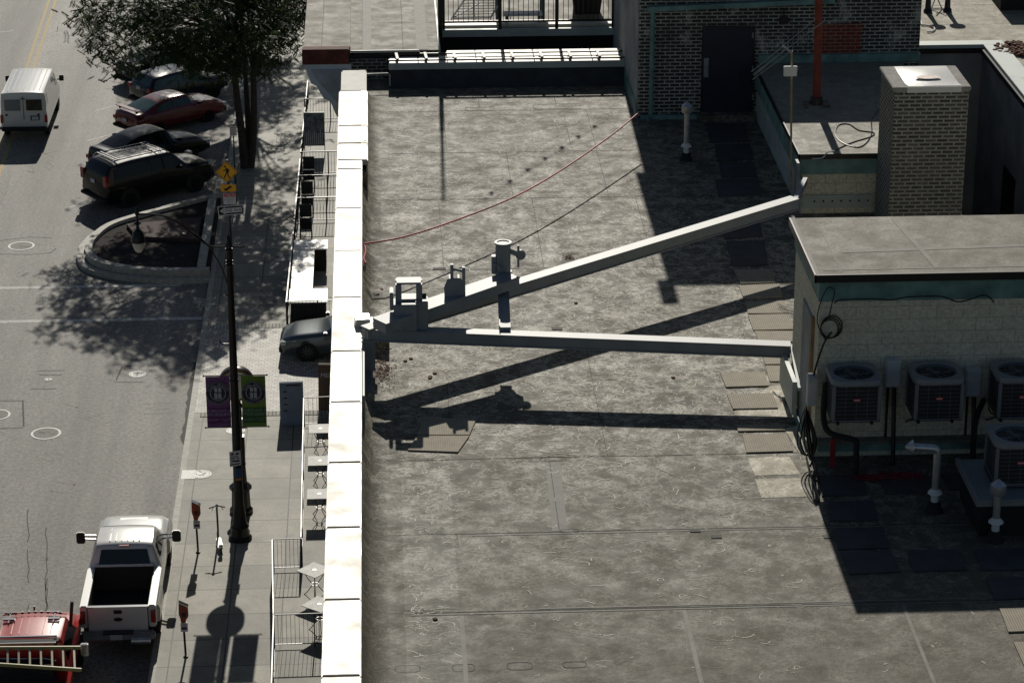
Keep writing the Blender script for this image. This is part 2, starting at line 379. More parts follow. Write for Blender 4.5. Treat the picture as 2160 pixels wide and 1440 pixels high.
# road paint
b=MB()
for Y in (94.15,90.7): b.sheet([(-26,Y-.14),(-7.3 if Y>94 else -6.35,Y-.14),(-7.3 if Y>94 else -6.35,Y+.14),(-26,Y+.14)],.004)
for A in ((146,438),(166,366),(183,298),(199,235),(213,174),(230,117),(262,8)):
    p=at(A[0],A[1],0);d=Vector((math.cos(.77),math.sin(.77),0));b.strip([p,p+d*5.2],.11,.004)
for Y in (128.,119,113.5): b.strip([(-18.6,Y+2),(-17.6,Y+2.4)],.12,.004)
struct('road_marking',b,m_line)
b=MB();a0,a1=at(62,126,0),at(104,0,0);e0,e1=at(77,126,0),at(118,0,0)
for p,q in ((a0,a1),(e0,e1)):
    d=(q-p)/(q.y-p.y);b.strip([p+d*(107-p.y),p+d*(170-p.y)],.13,.004)
struct('centre_line',b,m_yel)
b=MB()                                        # surveyors' scribbles sprayed on the asphalt
def chalk(pts,w=.045): b.strip([at(x,y,0) for x,y in pts],w,.003)
for P in ([(76,955),(90,978)],[(131,950),(139,971)],[(88,968),(109,953),(133,959)],[(88,968),(109,973),(133,961)],
 [(96,1022),(107,1049)],[(148,1012),(166,1034),(174,1035)],[(106,1034),(121,1016),(158,1022),(140,1041),(106,1034)],
 [(302,852),(363,849)],[(304,873),(367,869)],[(310,862),(340,853)],[(320,865),(360,860)],[(168,882),(205,876),(218,871)],[(196,900),(236,888)],
 [(0,905),(27,903)],[(0,910),(12,914)],[(128,848),(165,860)],[(160,862),(172,845)],[(60,330),(90,322),(112,331)],[(58,360),(70,365),(70,350),(58,352)],[(98,340),(112,350),(104,358),(95,352)],
 [(62,332),(120,318)],[(0,430),(14,402),(23,362)]):
    chalk(P,.04 if P[0][1]>700 else .06)
struct('survey_paint',b,m_chalk)
b=MB()
for P in ([(258,773),(245,802)],[(240,806),(302,806)],[(260,772),(292,770)],[(80,782),(136,781)],[(82,790),(130,791)],[(64,820),(118,820)],[(0,845),(52,845)],[(48,846),(50,900)],[(0,903),(48,902)],[(0,508),(60,500),(110,502)],[(0,536),(60,537),(108,533),(118,524)]):
    b.strip([at(x,y,0) for x,y in P],.05,.0025)
for i in range(9):
    x0=random.choice([40,60,98,102,330,370]);y0=random.uniform(1060,1400);b.strip([at(x0+random.uniform(-3,3),y0+j*14,0) for j in range(6)],.03,.0025)
struct('asphalt_joint',b,m_seam)
b=MB()                                        # broken asphalt against the curb
pts=[(-6.3,86.5)]+[(-6.36-random.uniform(0,.12),86.5-i*.35) for i in range(20)]+[(-6.3,79.5)];b.sheet(pts,.003)
struct('broken_road_edge',b,m_seam)
b=MB();b.sheet([at(x,y,0) for x,y in ((410,627),(436,630),(432,640),(408,640))],.005);struct('drain_patch',b,m_curb)
# manholes
def manhole(px,py,z,r,label,cross=True,square=False):
    p=at(px,py,z);o=thing('manhole_cover',label,'manhole',(p.x,p.y,z))
    b=MB();b.ring(0,0,.002,r*.84,r,28,.008);b.obj('frame_ring',m_iron,o)
    b=MB();b.lathe(0,0,[(r*.8,.002),(r*.8,.008),(0,.008)],24);b.obj('lid',m_iron if r<.45 else m_patch,o)
    b=MB();rnd=random.Random(int(px*7+py))
    for i in range(7):
        a=rnd.uniform(0,6.28);q=rnd.uniform(.1,.6)*r;b.box(q*math.cos(a),q*math.sin(a),.009,r*rnd.uniform(.15,.4),r*.07,.004,rnd.uniform(0,3))
    b.obj('lid_pattern',m_seamlt if r>=.45 else m_seam,o)
    if square:
        b=MB();b.box(-r*1.25,0,.001,r*1.4,r*2.1,.006);b.obj('concrete_collar',m_iron,o)
    return o
manhole(97,914,0,.48,'large round manhole cover with pale ring in the middle of the lane')
manhole(45,519,0,.50,'round manhole cover with pale ring near the crosswalk lines')
manhole(290,789,0,.29,'round pale manhole cover inside the cut asphalt square near the curb')
manhole(102,800,0,.13,'smallest round valve cover set in a square asphalt patch')
manhole(-8,875,0,.46,'round manhole cover cut by the left edge of the photo')
manhole(425,1000,.15,.31,'round white manhole cover at the curb beside the lamp post',square=True)
manhole(497,908,.15,.30,'round white manhole cover on the sidewalk half hidden by the lamp post')
# planter island with a stone rim
pl=[(x,y) for x,y in ((-6.29,103.95),(-7.6,103.1),(-9.55,101.5),(-10.8,100.1),(-11.3,98.5),(-11.35,97.1),(-10.95,95.8),(-9.95,94.9),(-8.6,94.4),(-7.3,94.25),(-6.29,94.25))]
def smooth(P,n=4):
    o=[]
    for i in range(len(P)-1):
        p0=P[max(i-1,0)];p1=P[i];p2=P[i+1];p3=P[min(i+2,len(P)-1)]
        for k in range(n):
            t=k/n;o.append(tuple(.5*((2*p1[j])+(-p0[j]+p2[j])*t+(2*p0[j]-5*p1[j]+4*p2[j]-p3[j])*t*t+(-p0[j]+3*p1[j]-3*p2[j]+p3[j])*t**3) for j in range(len(p1))))
    return o+[tuple(P[-1])]
pl=smooth(pl)
def inset(P,d):
    c=Vector((-6.3,99.1));o=[]
    for p in P:
        v=c-Vector(p);o.append(tuple(Vector(p)+v.normalized()*d))
    return o
def rim(b,P,Q,z0,z1):
    k=len(P);vs=[]
    for p,q in zip(P,Q): vs+=[(p[0],p[1],z0),(p[0],p[1],z1),(q[0],q[1],z1),(q[0],q[1],z0)]
    fs=[(4*i+j,4*i+(j+1)%4,4*i+4+(j+1)%4,4*i+4+j) for i in range(k-1) for j in range(4)]+[(0,1,2,3),(4*k-4,4*k-3,4*k-2,4*k-1)]
    b.add(vs,fs)
pt=thing('planter_bed','rounded raised planter bed with stone rim built out into the street','planter',(-8.5,99.1,0))
b=MB();rim(b,pl,inset(pl,.28),0,.17);b.obj('outer_curb',m_curb,pt,w=True)
b=MB();rim(b,inset(pl,.34),inset(pl,.62),0,.42);b.obj('stone_rim',m_curb,pt,w=True)
b=MB();b.prism(inset(pl,.6),.0,.28);b.obj('soil',m_soil,pt,w=True)
b=MB();b.prism([(-6.9,100.6),(-9.7,99.9),(-9.2,98.4),(-6.9,98.0)],.28,.42);b.obj('brick_pad',bricks('bedbrick',(.09,.045,.045),(.07,.035,.033),(.07,.06,.05),'xy',.2,.1,.01),pt,w=True)
b=MB();b.bb(-6.75,-6.45,94.9,103.3,.15,.43);b.obj('end_wall',m_curb,pt,w=True)

# ================================================================ MAIN BUILDING
L=.0
mb=thing('main_building','large flat roofed building in the foreground with grey membrane roof','building',(5,42,0))
b=MB();b.bb(-.58,10.99,22,58.9,0,17.2);b.bb(10.99,26,22,40.3,0,17.2);b.bb(10.99,13.4,40.3,57,0,13.5);b.bb(-.58,-.42,22,56.1,17.2,18.18);b.bb(-.42,.0,22,56.1,17.2,17.5);b.obj('wall',m_capped,mb,w=True)
b=MB();b.bb(-.42,11.0,22,58.9,17.2,R);b.bb(11.0,26,22,40.3,17.2,R);b.bb(10.99,13.0,40.3,57,13.5,13.6);b.obj('roof',m_roof,mb,w=True)
yy=[24,29.9]+[at(720,y,18.3).y for y in (1263,1111,974,847,740,627,529,439,356,337,302,265,192)]
for i in range(len(yy)-1):
    y0,y1=yy[i]+.008,yy[i+1]-.008
    wide=yy[i]>=at(720,338,18.3).y-.05
    xr=-.25 if wide else -.36
    dz=random.uniform(-.004,.004)
    b=MB();b.bb(-.82,xr,y0,y1,18.18,18.3+dz);b.bb(-.835,-.80,y0,y1,18.08,18.28+dz)
    b.bb(xr-.02,xr+.012,y0,y1,18.06,18.28+dz);b.obj('coping_panel',m_cap,mb,w=True,bevel=.008)
for y in yy[1:]: b=MB();b.bb(-.815,-.37,y-.016,y+.016,18.18,18.307);b.obj('coping_joint',m_seam,mb,w=True)
b=MB();b.bb(-.80,-.26,yy[-1]+.01,57.3,18.18,18.27);b.obj('coping_end',m_capgray,mb,w=True,bevel=.03)  # greyer than the other panels, its shadow put into the colour
b=MB();b.sheet([at(748,198,18.302),at(768,196,18.302),at(770,218,18.302),at(745,216,18.302)],18.3055)
b.obj('coping_stain',m_capst,mb,w=True);b=MB();b.sheet([at(752,225,18.302),at(768,232,18.302),at(768,258,18.302),at(757,258,18.302)],18.3055)
b.obj('coping_stain',m_capst,mb,w=True);b=MB();b.sheet([at(768,280,18.302),at(771,278,18.302),at(772,296,18.302),at(766,298,18.302)],18.3055)
b.obj('coping_stain',m_capst,mb,w=True)
b=MB();b.bb(-.42,-.375,22,50.6,17.55,18.1);b.bb(-.42,-.27,50.6,57.9,17.55,18.1);b.obj('parapet_inner_face',m_flash,mb,w=True)
b=MB()                                         # lumpy base flashing strip
ys=[22+i*.45 for i in range(80)]
vs=[]
for y in ys:
    j=random.uniform(-.02,.02);vs+=[(-.37,y,17.95+j),(-.30,y,17.8+j),(-.2+j,y,17.64),(.0+j,y,17.607)]
b.add(vs,[(4*i+k,4*i+k+1,4*i+5+k,4*i+4+k) for i in range(79) for k in range(3)]);b.obj('base_flashing',m_flash,mb,w=True,smooth=True,ang=80)
b=MB()
def seam(Y,x0=-.1,x1=14,w=.018,z=R+.003,wob=.015):
    if Y>40: x1=10.9
    n=24;b.strip([(x0+(x1-x0)*i/n,Y+random.uniform(-wob,wob)*.6) for i in range(n+1)],w,z)
for Y in (56.35,53.38,50.39,46.39,37.96,35.34,32.9,30.2): seam(Y)
for x,y0,y1 in ((1.35,53.4,56.3),(2.55,50.4,53.4),(1.1,46.4,50.4),(2.9,46.4,50.4),(3.9,53.4,56.3),(4.4,50.4,56.3),(1.0,38,41),(3.35,38,43),(4.9,46.4,50.4),(2.45,35.4,38)):
    b.strip([(x,y0),(x+.01,y1)],.01,R+.003)
for px,py in ((1012,230),(1174,225)):          # stitched lap patches
    p=at(px,py,R);w,h=(.3,.12) if px<1100 else (.5,.18)
    b.strip([(p.x-w,p.y-h),(p.x+w,p.y-h),(p.x+w,p.y+h),(p.x-w,p.y+h),(p.x-w,p.y-h)],.02,R+.003);b.strip([(p.x,p.y+h),(p.x,p.y+1.3)],.015,R+.003)
for px,py,w,h in ((860,1410,.16,.09),(1096,1404,.16,.1),(1212,1401,.15,.08),(1167,968,.2,.08),(1201,1119,.13,.06),(978,1408,.14,.1)):
    p=at(px,py,R);q=[(p.x+w*math.copysign(abs(math.cos(a))**.5,math.cos(a)),p.y+h*math.copysign(abs(math.sin(a))**.5,math.sin(a))) for a in [i*PI/10 for i in range(21)]];b.strip(q,.012,R+.003)
b.obj('roof_seam',m_seam,mb,w=True)
b=MB()
def lt(P,w=.05): b.strip([at(x,y,R) for x,y in P],w,R+.004)
for Y,x0,x1 in ((35.27,1.2,10),(32.84,.3,14),(32.95,2,14)): b.strip([(x0,Y),((x0+x1)/2,Y+.02),(x1,Y)],.03,R+.0045)
for x,y0,y1,w in ((.97,24,32.8,.06),(3.95,24,32.8,.06),(6.9,24,32.8,.05)): b.strip([(x,y0),(x,y1)],w,R+.0045)
lt([(968,1127),(970,1145),(975,1167)],.03);lt([(1182,1042),(1172,1050),(1169,1058)],.03);lt([(1105,948),(1160,955),(1215,960)],.02);lt([(1380,985),(1440,1010)],.02)
lt([(1160,250),(1175,262),(1185,285)],.02);lt([(1137,275),(1135,300),(1137,325)],.02);lt([(1115,258),(1124,290),(1112,312),(1102,325)],.015);lt([(1120,265),(1150,245)],.012)
lt([(1213,915),(1222,910),(1232,912)],.025);lt([(1255,930),(1285,920),(1297,905)],.02)
b.obj('pale_weld_line',m_seamlt,mb,w=True)
b=MB()
for px,py,w,h in ((1466,1119,.075,.05),(1511,1132,.075,.05),(1175,694,.09,.055),(927,567,.12,.05),(1748,1132,.07,.05)):
    p=at(px,py,R);b.box(p.x,p.y,R+.004,2*w,2*h,.006)
b.obj('dark_lap_patch',M('dark_patch',(.075,.075,.07),.8,obj=False),mb,w=True)
b=MB()
for q in (((1150,975),(1182,975),(1197,1118),(1165,1120)),):
    b.sheet([at(x,y,R) for x,y in q],R+.0025)
b.obj('membrane_strip',m_patch,mb,w=True)
b=MB();b.sheet([(-.02,22),(.22,22),(.22,56.2),(-.02,56.2)],R+.0025);b.obj('edge_strip',m_flash,mb,w=True)
b=MB();b.bb(.05,.95,24,32.8,R,R+.002);b.bb(.05,.95,33,37.9,R,R+.002);b.obj('pale_border_membrane',roofmat('rm3',(.165,.155,.125),1.),mb,w=True)
for q in (((1577,965),(1665,963),(1688,1000),(1592,1003)),((1592,1010),(1688,1008),(1703,1047),(1606,1050))):
    b=MB();b.sheet([at(x,y,R) for x,y in q],R+.004);b.obj('worn_patch',m_patchlt,mb,w=True)
b=MB();b.sheet([at(x,y,R) for x,y in ((1622,815),(1670,808),(1690,855),(1672,880),(1560,885),(1548,868))],R+.003);b.sheet([at(x,y,R) for x,y in ((1655,905),(1690,895),(1712,955),(1690,960))],R+.003)
b.obj('tar_smear',m_patchlt,mb,w=True)
b=MB();rnd=random.Random(4)
for i in range(9):
    b.strip([at(1632+i*5+rnd.uniform(-3,3),828+i*4+rnd.uniform(-3,3),R),at(1636+i*5+rnd.uniform(-4,4),833+i*4+rnd.uniform(-3,3),R)],.03,R+.006)
b.obj('tar_drips',m_seam,mb,w=True)
b=MB();rnd=random.Random(77)                    # pale scrape marks left on the membrane
def stroke(x,y,a,L,w,c):
    P=[];n=5
    for i in range(n):
        t=i/(n-1)-.5;P.append((x+math.cos(a+c*t)*L*t,y+math.sin(a+c*t)*L*t+rnd.uniform(-.004,.004)))
    b.strip(P,w,R+.0035)
k=0
while k<6500:
    x=rnd.uniform(.25,7.6);y=rnd.uniform(29.5,57.6)
    d=.05+.95*math.exp(-((y-43.5)/5.5)**2)+(.35 if y>50 else 0)+(.5 if x<1.0 else 0)
    d*=.55+.9*max(0,math.sin(x*2.1+math.sin(y*1.3)*2)*math.sin(y*.9+x*.7))
    if x>6.0 and y<42: d*=.3
    if rnd.random()>d*.8: continue
    k+=1;stroke(x,y,rnd.gauss(0,.4) if rnd.random()<.8 else rnd.uniform(0,3.1),rnd.uniform(.04,.22),rnd.uniform(.004,.012),rnd.gauss(0,.9))
s_=b.obj('scuff_marks',M('scuff_pale',(.60,.56,.44),.6,obj=False,sc=5,var=.4),mb,w=True);s_['kind']='stuff'
b=MB()
for k in range(260):
    x=rnd.uniform(.3,8);y=rnd.uniform(29.5,57);stroke(x,y,rnd.uniform(0,3.1),rnd.uniform(.02,.1),rnd.uniform(.015,.04),0)
for k in range(9): x=rnd.uniform(.6,6);y=rnd.uniform(31,56);stroke(x,y,rnd.gauss(0,.5),rnd.uniform(.5,1.1),.008,rnd.gauss(0,.8))
s_=b.obj('scuff_patches',M('scuff_mid',(.34,.31,.24),.7,obj=False,sc=5,var=.3),mb,w=True);s_['kind']='stuff'
# far parapet with its low rail
# end
fp=thing('end_parapet','low parapet at the far end of the roof with bright metal coping panels','parapet wall',(2.8,58.8,R))
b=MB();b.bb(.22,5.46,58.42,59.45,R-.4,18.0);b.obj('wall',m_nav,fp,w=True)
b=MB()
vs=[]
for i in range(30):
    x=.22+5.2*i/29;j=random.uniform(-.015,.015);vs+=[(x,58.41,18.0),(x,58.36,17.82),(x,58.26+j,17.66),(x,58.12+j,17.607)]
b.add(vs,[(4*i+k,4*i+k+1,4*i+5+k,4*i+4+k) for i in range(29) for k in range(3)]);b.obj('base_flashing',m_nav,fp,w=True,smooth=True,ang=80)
x=.24
while x<5.4:
    x1=min(x+.62,5.45);b=MB();b.bb(x,x1,58.42,58.99 if x<1.3 else 59.44,18.0,18.09);b.obj('coping_panel',m_cap,fp,w=True,bevel=.006);x+=.64
b=MB();b.bb(.22,5.46,58.375,58.415,17.96,18.1);b.obj('front_fascia',m_pale,fp,w=True)
rl=thing('coping_rail','low black flat bar rail clipped along the far parapet coping','rail',(2.8,58.9,18.09))
b=MB();b.beam((.22,58.46,18.15),(5.45,58.46,18.15),.05,.035);b.beam((.0,58.98,18.15),(5.45,58.98,18.15),.035,.03);b.obj('rail_bar',m_black,rl,w=True)
b=MB()
for i in range(9):
    xx=.42+i*.635
    if xx<5.4: b.beam((xx-.03,59.0,18.17),(xx,58.42,18.19),.06,.02);b.beam((xx,58.46,18.09),(xx,58.46,18.18),.03,.03)
b.obj('rail_clip',m_steel,rl,w=True)
# ================================================================ NEIGHBOUR (left, behind)
nb=thing('corner_building','neighbouring street corner building with pale flat roof and painted cornice','building',(0,66,0))
b=MB();b.bb(-.6,1.33,59.2,84.8,0,18.03);b.bb(1.33,20,62.2,84.8,0,17.6);b.obj('wall',m_capped,nb,w=True)
b=MB();b.bb(-.62,.20,58.95,59.2,17.0,18.05);b.obj('brick_end_wall',m_brick,nb,w=True)
b=MB();b.bb(-1.65,-.62,59.1,84.8,18.1,18.3);b.bb(-.62,1.33,59.1,84.8,18.05,18.2);b.obj('roof',m_roof2,nb,w=True)
b=MB();b.bb(-.6,.9,59.06,59.095,18.17,18.215);b.bb(1.335,1.375,59.1,84.8,17.9,18.22);b.obj('roof_edge_trim',m_pale,nb,w=True)
b=MB();b.bb(-.62,.92,59.0,59.055,18.03,18.19);b.obj('edge_shadow_strip',m_blackm,nb,w=True)  # black strip painting in the shadow along the roof edge
b=MB()
for xx in (-1.25,-.35,.55,1.05): b.strip([(xx,59.15),(xx,84)],.012,18.304 if xx<-.6 else 18.204)
for Y in (61.5,65): b.strip([(-.6,Y),(1.3,Y)],.012,18.205)
b.obj('roof_seam',m_seam,nb,w=True)
b=MB();b.bb(-.35,-.15,59.15,84,18.2,18.206);b.bb(.85,1.1,59.15,84,18.2,18.206);b.obj('pale_roof_strip',m_seamlt,nb,w=True)
b=MB();b.bb(-1.68,-.64,58.8,59.09,17.98,18.32);b.obj('red_end_cap',m_terra,nb,w=True,bevel=.015)
prof=[(-1.64,17.97),(-.6,17.97),(-.6,16.35),(-.78,16.5),(-.98,16.85),(-1.08,17.12),(-1.22,17.18),(-1.38,17.48),(-1.5,17.54)]
b=MB();b.prism_y(prof,58.85,84.8);b.obj('cornice',m_trim,nb,w=True)
b=MB();b.prism_y([(-1.50,17.85),(-.72,17.85),(-.72,16.8),(-.95,17.12),(-1.2,17.42),(-1.35,17.6)],58.82,58.85);b.obj('cornice_end_panel',M('trim2',(.40,.44,.48),.6),nb,w=True)
b=MB();b.tube([(-.62,58.2,17.3),(-.62,58.2,17.8),(-.5,58.18,17.92),(.2,58.2,17.93),(.24,58.22,17.9),(.24,58.2,17.65)],.018,5);b.obj('edge_conduit',m_pale,nb,w=True)
# terrace beyond the slot
tb=thing('roof_terrace','sunny rooftop terrace behind the black picket railing','terrace',(3.5,68,0))
b=MB();b.bb(1.38,5.43,61.4,84.8,17.9,18.05);b.obj('deck',m_roof2,tb,w=True)
b=MB();b.bb(1.38,5.43,61.41,84.8,14,17.9);b.obj('shade_black_wall',m_blackm,tb,w=True)  # black colour stands in for the deep shade of the slot
b=MB();b.bb(1.38,5.43,61.28,61.38,17.9,18.07);b.obj('edge_fascia',m_pale,tb,w=True)
b=MB();b.bb(1.38,5.43,61.5,61.7,18.05,18.12);b.obj('lit_edge_strip',m_cap,tb,w=True)
b=MB();b.bb(1.38,5.43,59.5,61.38,14.5,16.4);b.obj('slot_floor',m_blackm,tb,w=True)  # floor blackened too, shade put into the colour
def railing(name,label,p,q,z0,h,sp,mat,bar=.012,post=.025,nposts=4,low=.12,cat='railing',group=None,over=0,mid=None,topmat=None):
    p=Vector((p[0],p[1],z0));q=Vector((q[0],q[1],z0));o=thing(name,label,cat,p,0,group);d=q-p
    mm=mid or h
    b=MB();b.beam(p+Vector((0,0,h)),q+Vector((0,0,h)),post*1.4,post*1.2)
    if mid: b.beam(p+Vector((0,0,mid)),q+Vector((0,0,mid)),post,post)
    b.obj('top_rail',topmat or mat,o,w=True)
    b=MB();b.beam(p+Vector((0,0,low)),q+Vector((0,0,low)),post,post);b.obj('bottom_rail',mat,o,w=True)
    n=max(2,int(d.length/sp));b=MB()
    for i in range(n+1): c=p+d*i/n;b.beam(c+Vector((0,0,low)),c+Vector((0,0,mm)),bar,bar)
    b.obj('pickets',mat,o,w=True)
    for i in range(nposts):
        c=p+d*i/(nposts-1);b=MB();b.beam(c-Vector((0,0,over)),c+Vector((0,0,h)),post*1.6,post*1.6);b.obj('post',mat,o,w=True)
    return o
f=railing('picket_railing','black metal picket railing along the edge of the roof terrace',(1.5,61.32),(5.4,61.32),18.05,1.87,.112,m_black,.014,.045,4,.2,over=.2,mid=1.08)
pp=thing('tall_post','tall dark post rising out of frame at the left end of the terrace railing','post',(1.42,61.1,17.9))
b=MB();b.cyl((1.42,61.1,17.5),(1.42,61.1,21.2),.05);b.cyl((1.42,61.1,21.2),(1.42,61.1,23.9),.035);b.obj('pole',m_black,pp,w=True)
b=MB();b.box(1.42,61.1,17.5,.2,.2,.04);b.obj('foot_plate',m_black,pp,w=True)
# string lights hung between the tall post and the tower, above the frame
sl=thing('string_light','string of small bulbs hung high over the roof','string lights',(3,61,22))
P0=at(1037,411,R);P1=at(1255,270,R);S=Vector((.035,1.72,1))
def up_(p,h): return Vector((p[0],p[1],R))+S*h
wp=[up_(P0+(P1-P0)*t,5.2-.35*math.sin(PI*(t+.15)/1.3)) for t in [(-.15+i*1.3/24) for i in range(25)]]
b=MB();b.tube(wp,.008,4);b.obj('wire',m_black,sl,w=True)
for i in range(7):
    c=up_(P0+(P1-P0)*(i/6),5.15-.35*math.sin(PI*(i/6+.15)/1.3));b=MB();b.lathe(c.x,c.y,[(0,-.12),(.05,-.09),(.055,-.05),(.02,.03),(0,.04)],10,c.z);b.obj('bulb',m_lamp,sl,w=True,smooth=True)
# deck furniture
c=thing('slatted_chair','tilted white slatted metal lounge chair behind the picket railing','chair',(2.3,62.4,18.06))
b=MB()
p=[aty(952,40,62.0),aty(1035,38,62.0),aty(1075,-30,62.9),aty(1000,-30,62.9)]
for i in range(4): b.beam(p[i],p[(i+1)%4],.03,.03)
b.obj('frame',m_whmetal,c,w=True)
b=MB()
for i in range(12):
    t=(i+.5)/12;b.beam(p[0].lerp(p[3],t),p[1].lerp(p[2],t),.022,.012)
b.obj('slats',m_whmetal,c,w=True)
b=MB()
for q in p: b.beam(q,(q.x,q.y+.05,18.06),.025,.025)
b.beam(p[0],aty(1010,8,62.6),.02,.02);b.obj('leg_frame',m_steel,c,w=True)
c=thing('picnic_table','white topped table with dark green legs behind the picket railing','table',(3.4,62.3,18.06))
b=MB();b.bb(2.75,3.95,62.3,63.1,18.74,18.80);b.obj('table_top',m_whmetal,c,w=True,bevel=.01)
for xx,y in ((2.8,62.36),(3.85,62.36),(2.8,63.0),(3.85,63.0)):
    b=MB();b.bb(xx-.04,xx+.04,y-.04,y+.04,18.06,18.74);b.obj('leg',m_greenp,c,w=True)
b=MB();b.bb(2.84,3.82,62.34,62.38,18.6,18.74);b.obj('apron',m_greenp,c,w=True)
b=MB();b.bb(2.9,3.8,61.75,62.05,18.25,18.30);b.obj('bench_seat',m_whmetal,c,w=True)
for xx in (2.95,3.7):
    b=MB();b.bb(xx,xx+.06,61.82,61.98,18.06,18.25);b.obj('bench_leg',m_greenp,c,w=True)
c=thing('planter_box','tapered dark planter behind the right end of the picket railing','planter',(5,63,18.06))
b=MB();b.prism_y([(4.62,18.06),(5.2,18.06),(5.38,19.4),(4.45,19.4)],62.6,63.3);b.obj('box',m_blackm,c,w=True)
b=MB();b.bb(4.43,5.4,62.58,63.32,19.4,19.45);b.obj('rim',m_black,c,w=True)
# ================================================================ BRICK TOWER (penthouse)
tw=thing('brick_penthouse','dark brick rooftop stair tower with navy door and green downspout','building',(8.4,58.5,R))
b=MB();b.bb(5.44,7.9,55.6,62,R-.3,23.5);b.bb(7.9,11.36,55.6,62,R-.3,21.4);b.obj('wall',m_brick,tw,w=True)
b=MB();b.bb(5.25,7.95,55.55,62.05,23.5,23.55);b.bb(5.06,5.36,55.5,55.9,23.55,24.05);b.obj('roof_slab',m_capgray,tw,w=True)
b=MB();b.bb(5.41,5.438,55.6,61.5,R,23.4);b.obj('side_render',m_stucco,tw,w=True)
A=aty(1480,237,55.56);Bq=aty(1590,58,55.56)
d=MB();d.bb(A.x,Bq.x,55.565,55.6,A.z,Bq.z-.02);dr=d.obj('door',m_navy,tw,w=True)
d=MB();d.bb(A.x-.03,Bq.x+.03,55.55,55.6,Bq.z-.02,Bq.z+.03);d.bb(Bq.x,Bq.x+.03,55.55,55.6,A.z,Bq.z-.02);d.bb(A.x-.03,A.x,55.55,55.6,A.z,Bq.z-.02);d.obj('door_frame',m_black,dr,w=True)
h0=aty(1484,163,55.55);h1=aty(1495,123,55.55);d=MB();d.bb(h0.x,h1.x,55.54,55.565,h0.z,h1.z);d.lathe((h0.x+h1.x)/2,55.52,[(.03,-.02),(.03,.03)],10,(h0.z+h1.z)/2,'y');d.obj('handle_plate',m_steel,dr,w=True)
for k in (75,145,205): q=aty(1588,k,55.55);d=MB();d.bb(q.x-.015,q.x+.015,55.545,55.56,q.z-.06,q.z+.06);d.obj('hinge',m_steel,dr,w=True)
d=MB();d.bb(A.x-.1,Bq.x+.1,55.3,55.6,R,A.z);d.obj('door_sill',m_flash,tw,w=True)
A=aty(1725,122,55.58);Bq=aty(1819,50,55.58);d=MB();d.bb(A.x,Bq.x,55.575,55.6,A.z,Bq.z);d.obj('red_brick_infill',m_brickred,tw,w=True)
x=aty(1376,100,55.5).x;d=MB();d.cyl((x,55.52,17.7),(x,55.52,19.95),.05);d.cyl((x,55.52,17.62),(x-.08,55.4,17.62),.045);d.obj('downspout',m_copper,tw,w=True,smooth=True)
g0=aty(1366,7,55.4);d=MB();d.beam((g0.x,55.48,20.0),(9.5,55.48,20.13),.13,.1);d.obj('gutter',m_copper,tw,w=True)
d=MB();d.bb(5.5,7.92,55.5,55.6,R,R+.09);d.bb(7.95,11.36,55.48,55.6,18.8,18.97);d.bb(5.39,5.44,55.6,58.3,R,R+.35);d.obj('copper_flashing',m_copper,tw,w=True)
q=aty(1655,45,55.5);d=MB();d.box(q.x,55.56,q.z-.05,.22,.05,.1);d.cyl((q.x-.02,55.5,q.z+.05),(q.x-.02,55.5,q.z+.25),.015);d.obj('wall_bracket',m_black,tw,w=True)
# ================================================================ ANNEX
ax=thing('block_annex','low annex with dark membrane roof and green copper fascia behind the brick chimney','building',(9.8,52.4,R))
b=MB();b.bb(7.95,10.9,49.2,55.59,R-.3,18.62);b.obj('wall',m_cmu,ax,w=True)
b=MB();b.bb(7.88,10.98,49.1,55.47,18.72,18.8);b.obj('roof',roofmat('annex_roof',(.27,.25,.20),.5),ax,w=True)
b=MB();b.bb(7.86,10.99,49.08,49.1,18.71,18.815);b.bb(7.855,7.88,49.08,55.47,18.71,18.815);b.obj('roof_edge_trim',m_black,ax,w=True)
b=MB();b.bb(7.90,10.92,49.13,49.17,18.4,18.70);b.bb(7.89,7.93,49.15,55.45,18.3,18.70);b.obj('copper_fascia',m_copper,ax,w=True)
b=MB();b.bb(7.98,9.3,49.155,49.19,17.72,17.98);b.bb(7.98,9.3,49.13,49.155,17.95,17.98);b.obj('white_ledge',m_pale,ax,w=True)
for k in range(7): b=MB();b.lathe(8.2+k*.17,49.15,[(.02,-.01),(.02,.0),(0,.001)],8,17.86,'y');b.obj('ledge_bolt',m_black,ax,w=True)
b=MB();b.bb(7.94,7.955,49.2,55.4,R,18.3);b.obj('side_panel',m_pale,ax,w=True)
cd=thing('loose_cable','thin dark cable lying in loops on the annex roof','cable',(9,50,18.8))
pts=[(1865,220),(1840,250),(1838,285),(1815,310),(1780,303),(1762,285),(1768,265),(1790,262),(1812,275),(1842,280),(1838,288),(1800,300),(1772,312),(1762,318)]
pts=smooth([tuple(at(x,y,18.81)) for x,y in pts],5);b=MB();b.tube(pts,.012,5);b.obj('cable',m_black,cd,w=True)
pts=smooth([tuple(aty(x,y,49.02)) for x,y in ((1762,318),(1745,322),(1735,333),(1712,335))],4);b=MB();b.tube(pts,.014,5);b.obj('cable_tail',m_pale,cd,w=True)
rp=thing('rusty_vent_pipe','tall rusty red pipe standing on the annex roof','vent pipe',tuple(at(1722,225,18.8)))
q=at(1722,222,18.8);b=MB();b.rings([q,q+Vector((-.02,0,1.2)),q+Vector((-.05,0,2.6))],[.085,.08,.075],14);b.obj('pipe',m_rust,rp,w=True,smooth=True)
b=MB();b.box(q.x,q.y,18.8,.5,.4,.035);b.obj('base_plate',m_flash,rp,w=True)
b=MB();b.lathe(q.x,q.y,[(.14,0),(.12,.14),(.08,.15)],14,18.83);b.obj('boot',m_black,rp,w=True)
